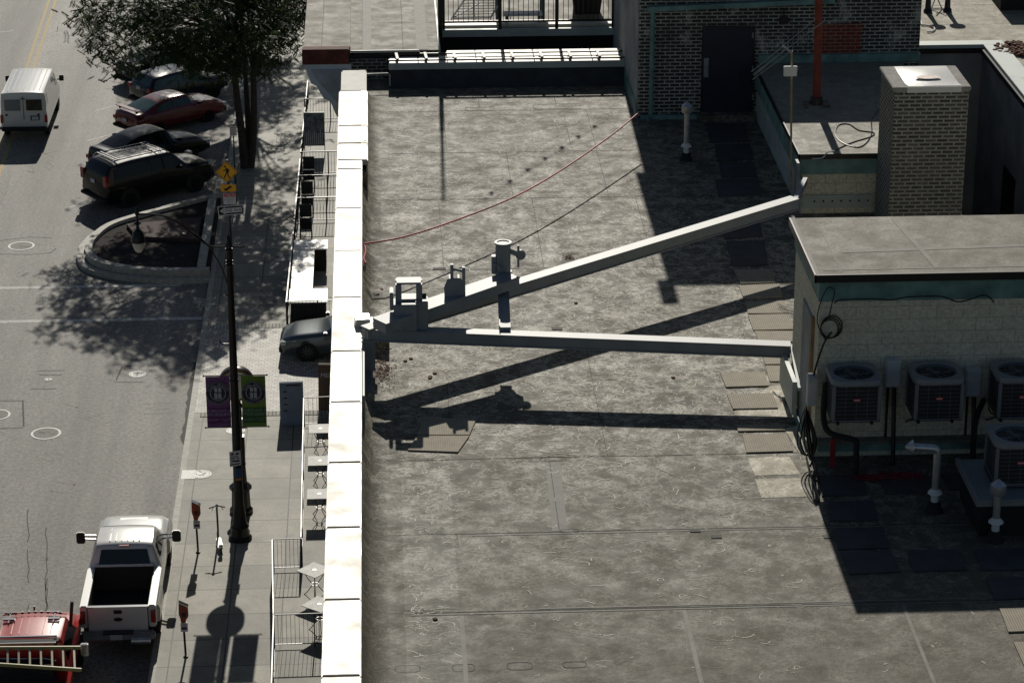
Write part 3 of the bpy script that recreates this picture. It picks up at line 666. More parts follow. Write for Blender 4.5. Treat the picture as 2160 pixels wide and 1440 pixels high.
# light well
lw=thing('light_well_wall','grey rendered wall with pale metal coping around the light well','wall',(12.6,52,R))
b=MB();b.bb(10.9,13.0,56.9,57.2,13,18.7);b.bb(13.0,13.35,36,57.2,13,18.7);b.obj('wall',m_stucco,lw,w=True)
b=MB();b.bb(11.37,13.45,56.75,57.1,18.72,18.8);b.bb(12.98,13.45,36,56.75,18.72,18.8);b.obj('coping',m_pale,lw,w=True,bevel=.006)
b=MB();b.bb(11.37,12.96,56.78,56.9,18.6,18.72);b.bb(12.93,12.98,36,56.75,18.6,18.72);b.obj('coping_drip',m_black,lw,w=True)
def atx(px,py,X):
    r=ray(px,py);t=X/r[0];return Vector((X,r[1]*t,H+r[2]*t))
q=[atx(2118,348,12.985),atx(2141,380,12.985),atx(2141,445,12.985),atx(2116,445,12.985)]
b=MB();b.bb(12.97,13.0,q[1].y,q[0].y,14,q[0].z);b.obj('doorway',m_blackm,lw,w=True)
tr=thing('upper_terrace','pale worn rooftop terrace beyond the light well','terrace',(18,60,15))
b=MB();b.bb(11.37,30,57.2,84,14,18.73);b.bb(13.36,30,36,57.2,14,18.73);b.obj('deck',m_roof3,tr,w=True)
b=MB()
for Y in (58.7,60.4,62.2,54.6): b.strip([(13.5 if Y<57 else 11.4,Y),(30,Y)],.015,18.734)
b.obj('roof_seam',m_seamlt,tr,w=True)
b=MB();rnd=random.Random(3)
for i in range(420):
    a=rnd.uniform(0,6.28);r=rnd.random()**.5;p=at(2150+r*55*math.cos(a),106+r*14*math.sin(a),18.74);s=rnd.uniform(.03,.1)
    b.box(p.x,p.y,18.735+rnd.uniform(0,.05),s,s*.7,rnd.uniform(.01,.05),rnd.uniform(0,3))
o=b.obj('leaf_litter',m_leafd);tag(o,'dark heap of dead leaves and debris on the upper terrace','debris',kind='stuff')
for i,(px,py,lab) in enumerate(((1998,24,'dark tapered stand nearer the frame centre of the upper terrace'),(1957,26,'dark tapered stand beside the brick corner on the upper terrace'))):
    p=at(px,py,18.735);c=thing('pedestal_stool',lab,'stool',tuple(p),0,'dark stands on the upper terrace')
    b=MB();b.lathe(0,0,[(.10,0),(.10,.05),(.07,.08),(.05,.5),(.06,.72)],16);b.obj('pedestal',m_navy,c,smooth=True)
    b=MB();b.lathe(0,0,[(.17,.72),(.18,.75),(.17,.79),(0,.80)],20);b.obj('seat',m_black,c,smooth=True)
c=thing('folding_frame','white folding metal frame between the two dark stands','frame',tuple(at(1978,20,18.735)))
b=MB();q=at(1978,20,18.735)
for a,e in (((-.15,0,0),(.1,.3,.5)),((.1,0,0),(-.12,.3,.5)),((-.15,.02,.02),(.12,.02,.02)),((-.1,.2,.3),(.1,.2,.3))): b.tube([a,e],.015,6)
b.obj('frame',m_whmetal,c)
p=at(2110,22,18.735);c=thing('open_crate','black open square crate at the top right corner of the terrace','crate',tuple(p))
b=MB()
for a in ((0,0),(.9,0)): b.bb(a[0],a[0]+.06,0,.9,0,.75)
b.bb(.06,.9,0,.06,0,.75);b.bb(.06,.9,.84,.9,0,.75);b.obj('side_board',m_blackm,c)
b=MB();b.bb(.1,.8,.1,.8,.02,.1);b.obj('floor_board',m_wood,c)
c=thing('coiled_cable','white cable loop at the foot of the brick corner','cable',tuple(at(1950,62,18.735)))
b=MB();b.tube([(.22*math.cos(a),.30*math.sin(a),.02) for a in [i*PI/10-PI/2 for i in range(11)]],.018,6);b.tube([(0,.3,.02),(.02,.6,.04)],.018,6);b.obj('cable',m_whmetal,c)
# chimney
ch=thing('brick_chimney','square brick chimney topped with a white metal sheet','chimney',(10.0,48.4,R))
b=MB();b.bb(9.34,10.70,47.68,49.05,R-.2,20.42);b.obj('brick_shaft',m_brickch,ch,w=True)
b=MB();b.bb(9.30,10.73,47.65,49.08,20.42,20.50);b.obj('cap_slab',m_stone,ch,w=True,bevel=.012)
b=MB()
n=8;vs=[]
for i in range(n+1):
    for j in range(n+1):
        u,v=i/n,j/n;x=9.56+.98*u+(.03 if j==0 else 0);y=47.70+1.33*v;z=20.505+.05*math.sin(PI*v)*math.sin(PI*u)+random.uniform(0,.006);vs.append((x,y,z))
b.add(vs,[(i*(n+1)+j,(i+1)*(n+1)+j,(i+1)*(n+1)+j+1,i*(n+1)+j+1) for i in range(n) for j in range(n)]);b.bb(9.56,10.55,47.64,47.652,20.40,20.51);b.obj('metal_sheet',m_sheetm,ch,w=True,smooth=True,ang=60)
b=MB();p=[at(1957+26*math.cos(a)*(1+.15*math.sin(3*a)),163+4*math.sin(a),20.56) for a in [i*PI/10 for i in range(20)]];b.sheet(p,20.565);b.obj('rust_stain',M('rust_stain',(.62,.48,.40),.5,obj=False,sc=9,var=.5),ch,w=True)
# ================================================================ HVAC ROOM
hv=thing('block_penthouse','beige block rooftop room with green copper fascia and three wall mounted condensers','building',(9,39,R))
b=MB();b.bb(6.45,12.5,37.8,40.2,R-.3,20.1);b.obj('wall',m_cmu,hv,w=True)
b=MB();b.bb(6.43,12.6,37.78,40.22,20.1,20.46);b.obj('core',m_copper,hv,w=True);hv_f=b
b=MB();b.bb(6.36,12.6,37.68,40.3,20.47,20.55);b.obj('roof',m_roof2,hv,w=True)
b=MB();b.bb(6.34,12.6,37.66,37.68,20.44,20.56);b.bb(6.335,6.36,37.66,40.3,20.44,20.56);b.obj('roof_edge_trim',m_black,hv,w=True)
b=MB();b.bb(6.36,12.6,37.68,37.74,20.5505,20.555);b.bb(6.36,6.42,37.74,40.3,20.5505,20.555);b.obj('pale_edge_strip',m_seamlt,hv,w=True)
b=MB();b.strip([(6.9,38.7),(12.5,39.0)],.12,20.554);b.strip([(8.2,37.9),(7.95,40.2)],.08,20.5545);b.strip([(6.75,37.8),(6.75,40.2)],.015,20.554);b.strip([(6.5,37.9),(12.5,37.95)],.04,20.5542);b.obj('roof_weld',m_seamlt,hv,w=True)
b=MB();b.bb(6.42,6.449,38.25,39.15,17.75,19.65);dd=b.obj('door',m_stucco,hv,w=True)
b=MB();b.bb(6.40,6.45,38.15,38.28,17.7,19.7);b.obj('door_frame',m_wood,dd,w=True)
b=MB();b.bb(6.38,6.45,37.78,40.2,R,17.75);b.bb(6.5,12.5,37.70,37.80,17.72,17.88);b.obj('copper_flashing',m_copper,hv,w=True)
b=MB();b.bb(6.45,12.5,37.62,37.80,17.86,17.91);b.obj('base_ledge',m_seamlt,hv,w=True)
# condensers
def condenser():
    o=thing('condenser','','air conditioner')
    s=.405;b=MB()
    for sx in (-1,1):
        for sy in (-1,1): b.box(sx*(s-.03),sy*(s-.03),.03,.06,.06,.6)
    b.box(0,0,0,.81,.81,.04);b.obj('cabinet_frame',m_gray,o,bevel=.02)
    b=MB();b.box(0,0,.04,.755,.755,.60);b.obj('coil',m_grille,o)
    b=MB()
    for i in range(9):
        z=.08+i*.065
        for y in (-.385,.385): b.beam((-.36,y,z),(.36,y,z),.008,.008)
        for x in (-.385,.385): b.beam((x,-.36,z),(x,.36,z),.008,.008)
    for x in (-.18,0,.18):
        for y in (-.386,.386): b.beam((x,y,.04),(x,y,.64),.007,.007)
        for y in (-.386,.386): b.beam((y,x,.04),(y,x,.64),.007,.007)
    b.obj('guard_wires',m_wire,o)
    # top with round opening
    n=32;rs=.33;vs=[];hs=.42
    for j in range(n):
        t=2*PI*j/n;cx,cy=math.cos(t),math.sin(t);k=hs/max(abs(cx),abs(cy));k=min(k,hs*1.27)
        vs+=[(rs*cx,rs*cy,.68),(rs*1.05*cx,rs*1.05*cy,.705),(k*cx*.97,k*cy*.97,.70),(k*cx,k*cy,.675),(k*cx,k*cy,.62),(rs*cx,rs*cy,.60)]
    fs=[(6*j+i,6*j+(i+1)%6,6*((j+1)%n)+(i+1)%6,6*((j+1)%n)+i) for j in range(n) for i in range(6)]
    b=MB();b.add(vs,fs);b.obj('top_cover',m_gray,o,smooth=True)
    b=MB();b.lathe(0,0,[(.329,.605),(.0,.60)],24);b.obj('fan_well',m_blackm,o)
    b=MB()
    for r in (.08,.16,.24,.31):
        b.tube([(r*math.cos(a),r*math.sin(a),.69+.012*(1-r/.31)) for a in [i*PI/12 for i in range(25)]],.004,4)
    for i in range(12): a=i*PI/6;b.beam((.05*math.cos(a),.05*math.sin(a),.70),(.33*math.cos(a),.33*math.sin(a),.69),.004,.004)
    b.obj('fan_guard',m_wire,o)
    f=MB()
    for i in range(4):
        a=i*PI/2+.4;c,s2=math.cos(a),math.sin(a)
        f.add([(.06*c,.06*s2,.64),(.28*c-.1*s2,.28*s2+.1*c,.625),(.30*c+.1*s2,.30*s2-.1*c,.665),(.06*c+.03*s2,.06*s2-.03*c,.65)],[(0,1,2,3)])
    f.lathe(0,0,[(.07,.61),(.07,.675),(0,.68)],14);f.obj('fan',m_wire,o)
    b=MB();b.box(0,-.394,.36,.12,.008,.045);bg=b.obj('badge',m_sgnr,o)
    b=MB()
    for i in range(5): b.box(-.035+i*.018,-.399,.372,.012,.003,.02)
    b.obj('badge_mark',m_white,bg)
    return o
c0=condenser();grp='condensers on the beige block room';zc=18.53
c0.location=(6.915,37.3,zc-.03);c0.scale=(.9,.9,.95);c0['label']='leftmost air conditioner on the beige block wall near the corner';c0['group']=grp
dup(c0,(8.135,37.3,zc-.03),0,'middle air conditioner on the beige block wall between two grey boxes')
dup(c0,(9.37,37.3,zc-.03),0,'rightmost wall air conditioner cut by the photo edge')
dup(c0,(8.98,35.6,18.2),0,'air conditioner standing on the raised dark platform at the right edge')
for i,x in enumerate((6.895,8.085,9.31)):
    o=thing('wall_bracket',['pair of steel wall arms under the leftmost air conditioner','pair of steel wall arms under the middle air conditioner','pair of steel wall arms under the rightmost wall air conditioner'][i],'bracket',(x,37.7,18.2))
    for s in (-.25,.25):
        b=MB();b.beam((x+s,37.79,18.51),(x+s,36.9,18.51),.04,.04);b.beam((x+s,37.79,18.15),(x+s,37.1,18.5),.03,.03);b.obj('arm',m_black,o,w=True)
o=thing('equipment_platform','raised roof platform with grey metal pan under the fourth air conditioner','platform',(9.5,35.6,R))
b=MB();b.bb(8.36,10.8,34.9,36.2,R,18.1);b.obj('curb_base',m_blackm,o,w=True)
b=MB();b.bb(8.28,10.9,34.8,36.3,18.1,18.17);b.bb(8.28,10.9,34.8,34.86,18.17,18.2);b.bb(8.28,8.34,34.86,36.3,18.17,18.2);b.obj('metal_pan',m_gray,o,w=True,bevel=.006)
for lab,x0,x1,z0,z1 in (('grey electrical box between the leftmost and middle air conditioners',7.46,7.68,18.78,19.2),('grey electrical box to the right of the middle air conditioner',8.67,8.89,18.6,19.03)):
    o=thing('disconnect_box',lab,'electrical box',((x0+x1)/2,37.7,z0),0,'electrical boxes on the block wall')
    b=MB();b.bb(x0,x1,37.62,37.79,z0,z1);b.obj('box',m_boxg,o,w=True,bevel=.01)
    b=MB();b.bb(x0+.02,x1-.02,37.605,37.62,z0+.03,z1-.03);b.bb(x0+.08,x0+.14,37.595,37.605,z0+.15,z0+.18);b.obj('cover',m_boxg,o,w=True)
    b=MB();b.cyl((x0+.05,37.68,z0),(x0+.05,37.68,17.95),.02,n=8);b.cyl((x0+.13,37.6,z0),(x0+.13,37.4,R),.035,n=8);b.obj('conduit',m_black,o,w=True)
o=thing('disconnect_box','small light box on the wall corner with cable bundle below','electrical box',(6.4,37.6,18.5),0,'electrical boxes on the block wall')
b=MB();b.box(6.36,37.66,18.52,.14,.2,.46);b.obj('box',m_boxg,o,w=True,bevel=.008)
b=MB();rnd=random.Random(9)
for i in range(8):
    x=6.2+rnd.uniform(0,.14);y=37.55-rnd.uniform(0,.2)
    pts=smooth([(6.28,37.6,18.5),(x-.03,y,18.35),(x+rnd.uniform(-.1,.1),y-.03,17.95),(x+.08,y,17.75),(x+.12,y+.02,18.0),(6.3,37.6,18.45)],4);b.tube(pts,.011,4)
b.obj('cable_bundle',m_black,o,w=True)
# pipes below the condensers
for i,(x,lab) in enumerate(((7.0,'black insulated pipe dropping from the leftmost air conditioner'),(8.75,'black insulated pipe dropping beside the middle air conditioner'))):
    o=thing('refrigerant_pipe',lab,'pipe',(x,37.2,R))
    if i==0: P=[(6.55,37.55,18.9),(6.52,37.45,18.4),(6.6,37.3,18.2),(6.95,37.2,18.12),(6.98,37.15,18.0),(6.98,37.1,R)]
    else: P=[(8.95,37.6,18.55),(8.8,37.3,18.45),(8.73,37.15,18.2),(8.73,37.1,R)]
    b=MB();b.tube(smooth(P,5),.045,8);b.obj('pipe',m_blackm,o,w=True,smooth=True)
    b=MB();b.tube([(P[0][0]+.2+.12*math.cos(a),37.6,P[0][2]-.1+.14*math.sin(a)) for a in [k*PI/8-PI for k in range(12)]],.012,5);b.obj('cable_loop',m_black,o,w=True)
b=MB();rnd=random.Random(2)
for k in range(7):
    x=6.75+rnd.uniform(0,.3);pts=[(x+i*.16+rnd.uniform(-.05,.05),36.95+rnd.uniform(-.12,.12),R+.02+rnd.uniform(0,.02)) for i in range(7)];b.tube(smooth(pts,3),.014,4)
b.bb(6.62,6.7,37.3,37.33,R+.02,18.1)
o=b.obj('red_cord_tangle',m_cordr);tag(o,'tangled red cord lying under the leftmost air conditioner','cord')
b=MB();P=[tuple(at(x,y,R+.02)) for x,y in ((1701,963),(1710,1000),(1722,1030),(1728,1050),(1724,1058))];b.tube(smooth(P,4),.014,5)
P=[tuple(at(x,y,R+.02)) for x,y in ((1708,980),(1714,968),(1720,990),(1726,1015),(1716,995))];b.tube(smooth(P,4),.012,5)
o=b.obj('extension_cord',m_black);tag(o,'black cord lying on the roof at the shadow edge','cord')
# coil and cable on the fascia
o=thing('cable_coil','coil of black cable hanging on the beige wall below the green fascia','cable',(6.8,37.7,19.2))
b=MB()
for k in range(3):
    q=aty(1750+k*2,695-k*3,37.72);r=.135+.012*k;b.tube([(q.x+r*math.cos(a),37.74-.012*k,q.z+r*1.1*math.sin(a)) for a in [i*PI/10 for i in range(21)]],.011,5)
b.tube(smooth([tuple(aty(x,y,37.66)) for x,y in ((1755,700),(1740,720),(1722,770),(1712,812))],4),.016,5)
b.tube(smooth([tuple(aty(x,y,37.66)) for x,y in ((1748,672),(1755,640),(1760,612),(1745,608),(1730,640),(1724,680),(1740,715))],4),.009,5)
b.obj('coil',m_black,o,w=True)
b=MB();b.tube(smooth([tuple(aty(x,y,37.66)) for x,y in ((1760,640),(1775,632),(1845,630),(1880,632),(1916,626),(1985,625),(2020,636),(2050,630),(2070,623),(2085,625),(2097,638))],4),.011,5)
o=b.obj('wall_cable',m_black);tag(o,'thin black cable sagging along the bottom of the green fascia','cable')
# vents
def vent(p,h,label,r=.055,elbow=False):
    o=thing('vent_pipe',label,'vent pipe',tuple(p),0,'galvanised vent pipes on the roof')
    b=MB();b.lathe(0,0,[(.14,0),(.10,.08),(.085,.16),(.0,.17)],14);b.obj('boot',m_blackm,o)
    b=MB();b.lathe(0,0,[(r*1.05,.15),(r*1.05,.30),(r*.6,.31)],14);b.lathe(0,0,[(r*1.15,.305),(r*2.,.29),(r*1.9,.31),(r,.36)],14);b.obj('collar',m_white,o,smooth=True)
    b=MB();b.cyl((0,0,.3),(0,0,h-.06),r,n=14);b.obj('pipe',m_galv,o,smooth=True)
    if elbow:
        b=MB();b.rings(smooth([(0,0,h-.1),(0,0,h-.02),(-.03,0,h+.03),(-.1,0,h+.05),(-.36,.0,h+.07)],4),[r*1.05]*17,12);b.obj('elbow',m_galv,o,smooth=True)
        b=MB();b.rings([(-.36,0,h+.07),(-.37,0,h+.07),(-.47,0,h+.07)],[.11,.11,.02],12);b.obj('cone_cap',m_galv,o)
    else:
        b=MB();b.lathe(0,0,[(r*1.9,h-.12),(r*2.05,h-.1),(r*2.05,h+.02),(r*1.8,h+.03),(r*.2,h+.1),(0,h+.1)],18);b.obj('rain_cap',m_galv,o,smooth=True)
    return o
vent(at(1447,338,R),1.12,'upright vent pipe with round cap in the shade of the brick tower')
vent(at(1970,1078,R),.95,'vent pipe with bent elbow and cone tip pointing left',elbow=True)
vent(at(2098,1140,R),.85,'vent pipe with round cap beside the raised platform')
# antenna
o=thing('antenna_mast','thin mast with slanted television antenna and small white panel','antenna',(7.7,48.9,R))
b=MB();q0=aty(1668,400,49.0);q1=aty(1670,108,49.0);b.tube([q0,q1],.02,8);b.obj('mast',M('mast_khaki',(.34,.27,.14),.5),o,w=True)
b=MB()
for s,e in (((1585,152),(1720,41)),((1588,157),(1737,46)),((1587,168),(1672,106)),((1590,160),(1662,100))): b.tube([aty(*s,48.95),aty(*e,48.9)],.009,5)
b.obj('antenna_rod',m_steel,o,w=True)
b=MB();b.tube([aty(1651,97,48.92),aty(1669,112,48.92)],.025,6);b.obj('boom',m_galv,o,w=True)
b=MB();q=aty(1667,152,48.9);b.box(q.x,48.9,q.z-.08,.25,.05,.19);b.obj('panel',m_white,o,w=True,bevel=.01)
# walkway pads
PADS=[]
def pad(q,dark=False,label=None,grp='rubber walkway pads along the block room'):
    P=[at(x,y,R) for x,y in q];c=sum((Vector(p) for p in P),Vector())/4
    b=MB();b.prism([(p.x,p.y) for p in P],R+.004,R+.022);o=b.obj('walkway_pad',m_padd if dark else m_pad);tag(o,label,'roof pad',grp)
pd=[(((1547,570),(1630,570),(1635,598),(1562,600)),'shaded pad at the far end of the row beside the beige room'),
 (((1558,604),(1643,600),(1652,628),(1568,630)),'pad crossed by the beam shadow beside the beige room'),
 (((1571,638),(1655,636),(1664,662),(1578,663)),'first sunlit pad past the beam shadow beside the beige room'),
 (((1577,666),(1664,664),(1673,696),(1589,698)),'pad with a twig on it behind the lower steel beam'),
 (((1592,700),(1672,700),(1674,722),(1600,722)),'pad directly behind the lower steel beam'),
 (((1608,753),(1668,754),(1671,769),(1614,770)),'narrow pad directly in front of the lower steel beam'),
 (((1615,773),(1672,773),(1672,805),(1623,806)),'short pad just left of the room corner in front of the beam'),
 (((1519,787),(1612,787),(1622,815),(1531,818)),'speckled pad set out to the left of the row in front of the beam'),
 (((1533,833),(1630,831),(1641,862),(1546,864)),'pad beside the black tar drips'),
 (((1552,898),(1650,898),(1656,909),(1557,911)),'pad just in front of the lower beam shadow'),
 (((1566,918),(1659,917),(1673,953),(1574,956)),'ribbed pad nearest the two worn pale patches')]
for q,l in pd: pad(q,False,l)
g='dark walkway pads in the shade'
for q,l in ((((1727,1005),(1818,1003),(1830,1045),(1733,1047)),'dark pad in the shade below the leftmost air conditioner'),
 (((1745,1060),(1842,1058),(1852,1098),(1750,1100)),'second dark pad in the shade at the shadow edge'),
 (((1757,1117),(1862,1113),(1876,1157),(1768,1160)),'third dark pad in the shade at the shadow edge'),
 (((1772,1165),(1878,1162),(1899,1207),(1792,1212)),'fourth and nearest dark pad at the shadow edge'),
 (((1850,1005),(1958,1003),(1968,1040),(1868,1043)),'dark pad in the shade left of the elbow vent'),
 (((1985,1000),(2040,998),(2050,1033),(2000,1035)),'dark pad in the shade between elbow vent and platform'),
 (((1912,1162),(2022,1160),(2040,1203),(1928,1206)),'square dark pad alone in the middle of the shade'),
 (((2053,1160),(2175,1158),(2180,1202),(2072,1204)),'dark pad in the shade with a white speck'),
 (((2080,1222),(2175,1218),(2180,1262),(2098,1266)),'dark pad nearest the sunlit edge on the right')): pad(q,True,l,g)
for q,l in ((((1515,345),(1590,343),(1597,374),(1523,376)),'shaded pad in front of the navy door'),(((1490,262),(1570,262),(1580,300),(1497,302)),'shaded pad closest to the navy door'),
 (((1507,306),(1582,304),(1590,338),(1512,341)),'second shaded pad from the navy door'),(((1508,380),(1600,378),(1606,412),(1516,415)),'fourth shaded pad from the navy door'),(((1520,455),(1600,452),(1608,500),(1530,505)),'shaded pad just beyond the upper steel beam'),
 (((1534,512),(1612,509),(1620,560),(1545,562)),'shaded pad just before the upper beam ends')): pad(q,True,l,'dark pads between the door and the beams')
g='ribbed pads at the right edge of the roof'
pad(((2108,1285),(2195,1283),(2215,1331),(2127,1334)),False,'ribbed sunlit pad just below the shade at the right edge',g)
pad(((2138,1356),(2225,1354),(2245,1402),(2160,1405)),False,'ribbed sunlit pad cut by the right edge near the bottom corner',g)
pad(((893,882),(1004,887),(990,919),(880,919)),False,'farther of two skewed ribbed pads beside the beam shadow','skewed ribbed pads left of centre')
pad(((880,921),(990,921),(966,955),(860,951)),False,'nearer of two skewed ribbed pads beside the beam shadow','skewed ribbed pads left of centre')
# ================================================================ STEEL OUTRIGGER FRAME ON THE ROOF
fr=thing('steel_outrigger','grey steel A frame of two long beams reaching from the parapet to the rooftop rooms','steel frame',(-.2,41.3,R))
A1=at(772,703,18.40);B1=at(1667,738,18.34)
def ibeam(b,p,q,w,h):
    p=Vector(p);q=Vector(q);z=Vector((0,0,1))
    b.beam(p+z*(h/2-.012),q+z*(h/2-.012),w,.024);b.beam(p-z*(h/2-.012),q-z*(h/2-.012),w,.024);b.beam(p,q,.05,h-.05)
    d=(q-p).normalized();a=d.cross(z).normalized()
b=MB();b.beam(A1,B1,.2,.19);b.obj('lower_beam',m_steel,fr,w=True,bevel=.012)
b=MB();b.beam(A1+Vector((0,0,-.085)),B1+Vector((0,0,-.085)),.235,.022);b.beam(A1+Vector((0,0,.10)),B1+Vector((0,0,.10)),.235,.018);b.obj('lower_beam_flange',m_steel,fr,w=True)
A2=at(770,704,18.42);B2=at(1676,428,18.6)
b=MB();b.beam(A2,B2,.2,.19);b.obj('upper_beam',m_steel,fr,w=True,bevel=.012)
b=MB();b.beam(A2+Vector((0,0,.10)),B2+Vector((0,0,.10)),.235,.018);b.beam(A2+Vector((0,0,-.1)),B2+Vector((0,0,-.1)),.235,.02);b.obj('upper_beam_flange',m_steel,fr,w=True)
P1=at(800,688,18.66);P2=at(1082,590,18.82)
b=MB();b.beam(P1,P2,.34,.16);b.beam(P1+Vector((0,0,.085)),P2+Vector((0,0,.085)),.37,.018);b.obj('platform_beam',m_steel,fr,w=True)
ft=at(1066,696,18.50);u_=at(1062,604,18.66);b=MB();b.beam(u_,ft,.17,.10);b.beam(u_+Vector((-.09,0,.0)),ft+Vector((-.09,0,0)),.02,.15);b.obj('strut_leg',m_steel,fr,w=True)
b=MB();q=at(864,697,18.45)
b.prism_y([(q.x-.17,18.48),(q.x+.12,18.48),(q.x+.12,18.95),(q.x-.27,18.95)],q.y-.16,q.y+.16)
b.bb(q.x+.1,q.x+.3,q.y-.1,q.y+.16,18.48,18.98);b.bb(q.x-.31,q.x-.25,q.y-.14,q.y+.14,18.85,19.15);b.obj('bracket_base',m_steel,fr,w=True,bevel=.01)
b=MB();q=at(862,590,19.27);t=.095
for sx in (-1,1):
    for sy in (-1,1): b.box(q.x+sx*.165,q.y+sy*.10,18.95,t,t,.29)
b.box(q.x,q.y,19.235,.39,.26,.035);b.box(q.x,q.y,18.95,.39,.26,.04);b.box(q.x+.165,q.y,18.95,.03,.18,.29);b.box(q.x-.165,q.y,18.95,.03,.18,.29);b.obj('bracket_box',m_steel,fr,w=True)
b=MB();c=aty(890,622,q.y);b.cyl((c.x-.04,q.y,c.z),(c.x+.07,q.y,c.z),.04);b.obj('bracket_pin',m_black,fr,w=True)
b=MB();q=at(958,600,18.98)
for k in (-.07,.07):
    b.prism_x([(q.y-.15,18.74),(q.y+.15,18.74),(q.y+.16,18.97),(q.y+.1,19.12),(q.y-.1,19.12),(q.y-.16,18.97)],q.x+k-.015,q.x+k+.015)
b.prism_x([(q.y-.1,18.82),(q.y+.1,18.82),(q.y+.1,19.02),(q.y-.1,19.02)],q.x-.05,q.x+.05)
b.obj('pulley_cheek',m_steel,fr,w=True)
# cheeks face the camera
b=MB();b.prism_y([(q.x-.16,18.78),(q.x+.16,18.78),(q.x+.17,18.98),(q.x+.11,19.14),(q.x-.11,19.14),(q.x-.17,18.98)],q.y-.16,q.y-.13);b.obj('pulley_plate',m_steel,fr,w=True,bevel=.008)
b=MB()
for x,y in ((953,557),(978,563)): u=aty(x,y,q.y);b.bb(u.x-.025,u.x+.025,q.y-.03,q.y+.03,18.8,u.z)
u=aty(953,566,q.y);v=aty(978,572,q.y);b.beam(u,v,.04,.04);b.obj('pulley_guard',m_steel,fr,w=True)
q=at(1061,512,19.38);b=MB();b.cyl((q.x,q.y,18.82),(q.x,q.y,19.38),.125,n=24);b.obj('bollard',m_steel,fr,w=True,smooth=True)
b=MB();b.ring(q.x,q.y,19.375,.10,.145,24,.02);b.lathe(q.x,q.y,[(.15,0),(.15,.03),(.125,.03)],20,18.86);b.obj('bollard_cap',m_steel,fr,w=True,smooth=True)
b=MB();c=aty(1098,537,q.y);b.cyl((q.x+.08,q.y,c.z+.08),(c.x-.02,q.y,c.z),.045);b.lathe(c.x,q.y,[(.03,-.03),(.085,-.03),(.085,.03),(.03,.03)],18,c.z,'y');b.bb(c.x-.06,c.x-.025,q.y-.12,q.y-.085,c.z-.18,c.z+.2);b.obj('crank_handle',m_steel,fr,w=True)
b=MB();b.bb(q.x-.19,q.x-.12,q.y-.06,q.y+.06,18.86,19.16);b.tube(smooth([(q.x-.17,q.y-.1,19.06),(q.x-.05,q.y-.15,19.01),(q.x-.04,q.y-.16,18.93),(q.x-.16,q.y-.16,18.9)],4),.015,6);b.obj('bollard_clamp',m_steel,fr,w=True)
b=MB();b.bb(-.335,-.18,40.3,42.2,17.75,17.8);b.bb(-.335,-.305,38.9,41.9,17.7,18.28);b.bb(-.33,-.14,41.1,41.5,17.8,18.32);b.obj('parapet_shade_channel',m_steel,fr,w=True)  # upright plate added to shade the inner parapet face beside the bracket
b=MB();q=at(804,735,R);b.box(q.x,q.y+.2,R,.28,.5,.32);b.obj('support_block',m_flash,fr,w=True)
b=MB();q=at(767,672,18.4);b.box(q.x-.02,q.y,18.3,.24,.3,.14,.1);b.box(q.x+.17,q.y+.02,18.26,.12,.3,.1);b.obj('apex_cover',m_galv,fr,w=True,bevel=.01)
b=MB();b.beam((B1.x+.02,B1.y+.05,18.38),(6.40,B1.y-1.3,18.2),.05,.06);b.bb(6.30,6.37,B1.y-1.25,B1.y+.1,17.75,18.3);b.obj('wall_bracket',m_pale,fr,w=True)
b=MB();b.beam(B2+Vector((0,0,.0)),(7.9,B2.y+1.6,18.5),.08,.12);b.bb(7.80,7.86,48.9,49.15,17.9,18.7);b.obj('annex_bracket',m_steel,fr,w=True)
# ropes
A=at(768,514,18.31);pts=[A]+[at(x,y,R+h) for x,y,h in ((850,500,.64),(960,465,.59),(1085,415,.57),(1190,355,.59),(1290,285,.64),(1345,240,.70))]
b=MB();b.tube(smooth([tuple(p) for p in pts],6),.016,6)
b.tube(smooth([tuple(at(x,y,18.0)) for x,y in ((768,514),(771,530),(767,545),(772,555))],4),.016,5)
o=b.obj('red_rope',m_redrope);tag(o,'red rope sagging across the roof from the parapet to the brick tower','rope')
b=MB();b.tube(smooth([tuple(at(x,y,R+.03)) for x,y in ((765,600),(775,612),(788,622),(800,620))],4),.012,5);b.tube(smooth([tuple(at(x,y,R+.02)) for x,y in ((768,568),(776,580),(781,572),(788,566))],4),.012,5)  # first strand draws the rope's shadow down the parapet in black
o=b.obj('rope_shadow_wire',m_black);tag(o,'rope shadow drawn in black beside a short wire inside the parapet','wire')
b=MB();rnd=random.Random(11)
for i in range(420):
    x=rnd.gauss(800,14);y=rnd.gauss(780,17)
    if x<786:x=786+rnd.random()*6
    p=at(x,y,R);s=rnd.uniform(.01,.05);b.box(p.x,p.y,R+.003+rnd.uniform(0,.03),s,s*.35,.006,rnd.uniform(0,3))
for x,y in ((855,762),(867,757),(917,788),(907,798),(1232,710),(908,795),(1420,797),(918,1306),(1215,640),(805,611)):
    p=at(x,y,R);b.box(p.x,p.y,R,.05,.05,.02,.4)
o=b.obj('leaf_litter',m_leafd);tag(o,'scattered dead leaves and crumbs on the roof below the beam apex','debris',kind='stuff')
b=MB();q=at(1195,545,R)
for i in range(14): b.beam(q+Vector((random.uniform(-.1,.15),random.uniform(-.1,.2),.01)),q+Vector((random.uniform(-.1,.2),random.uniform(-.1,.2),.05)),.006,.006)
o=b.obj('dead_twig',m_leafd);tag(o,'small dead twig lying behind the upper steel beam','twig')
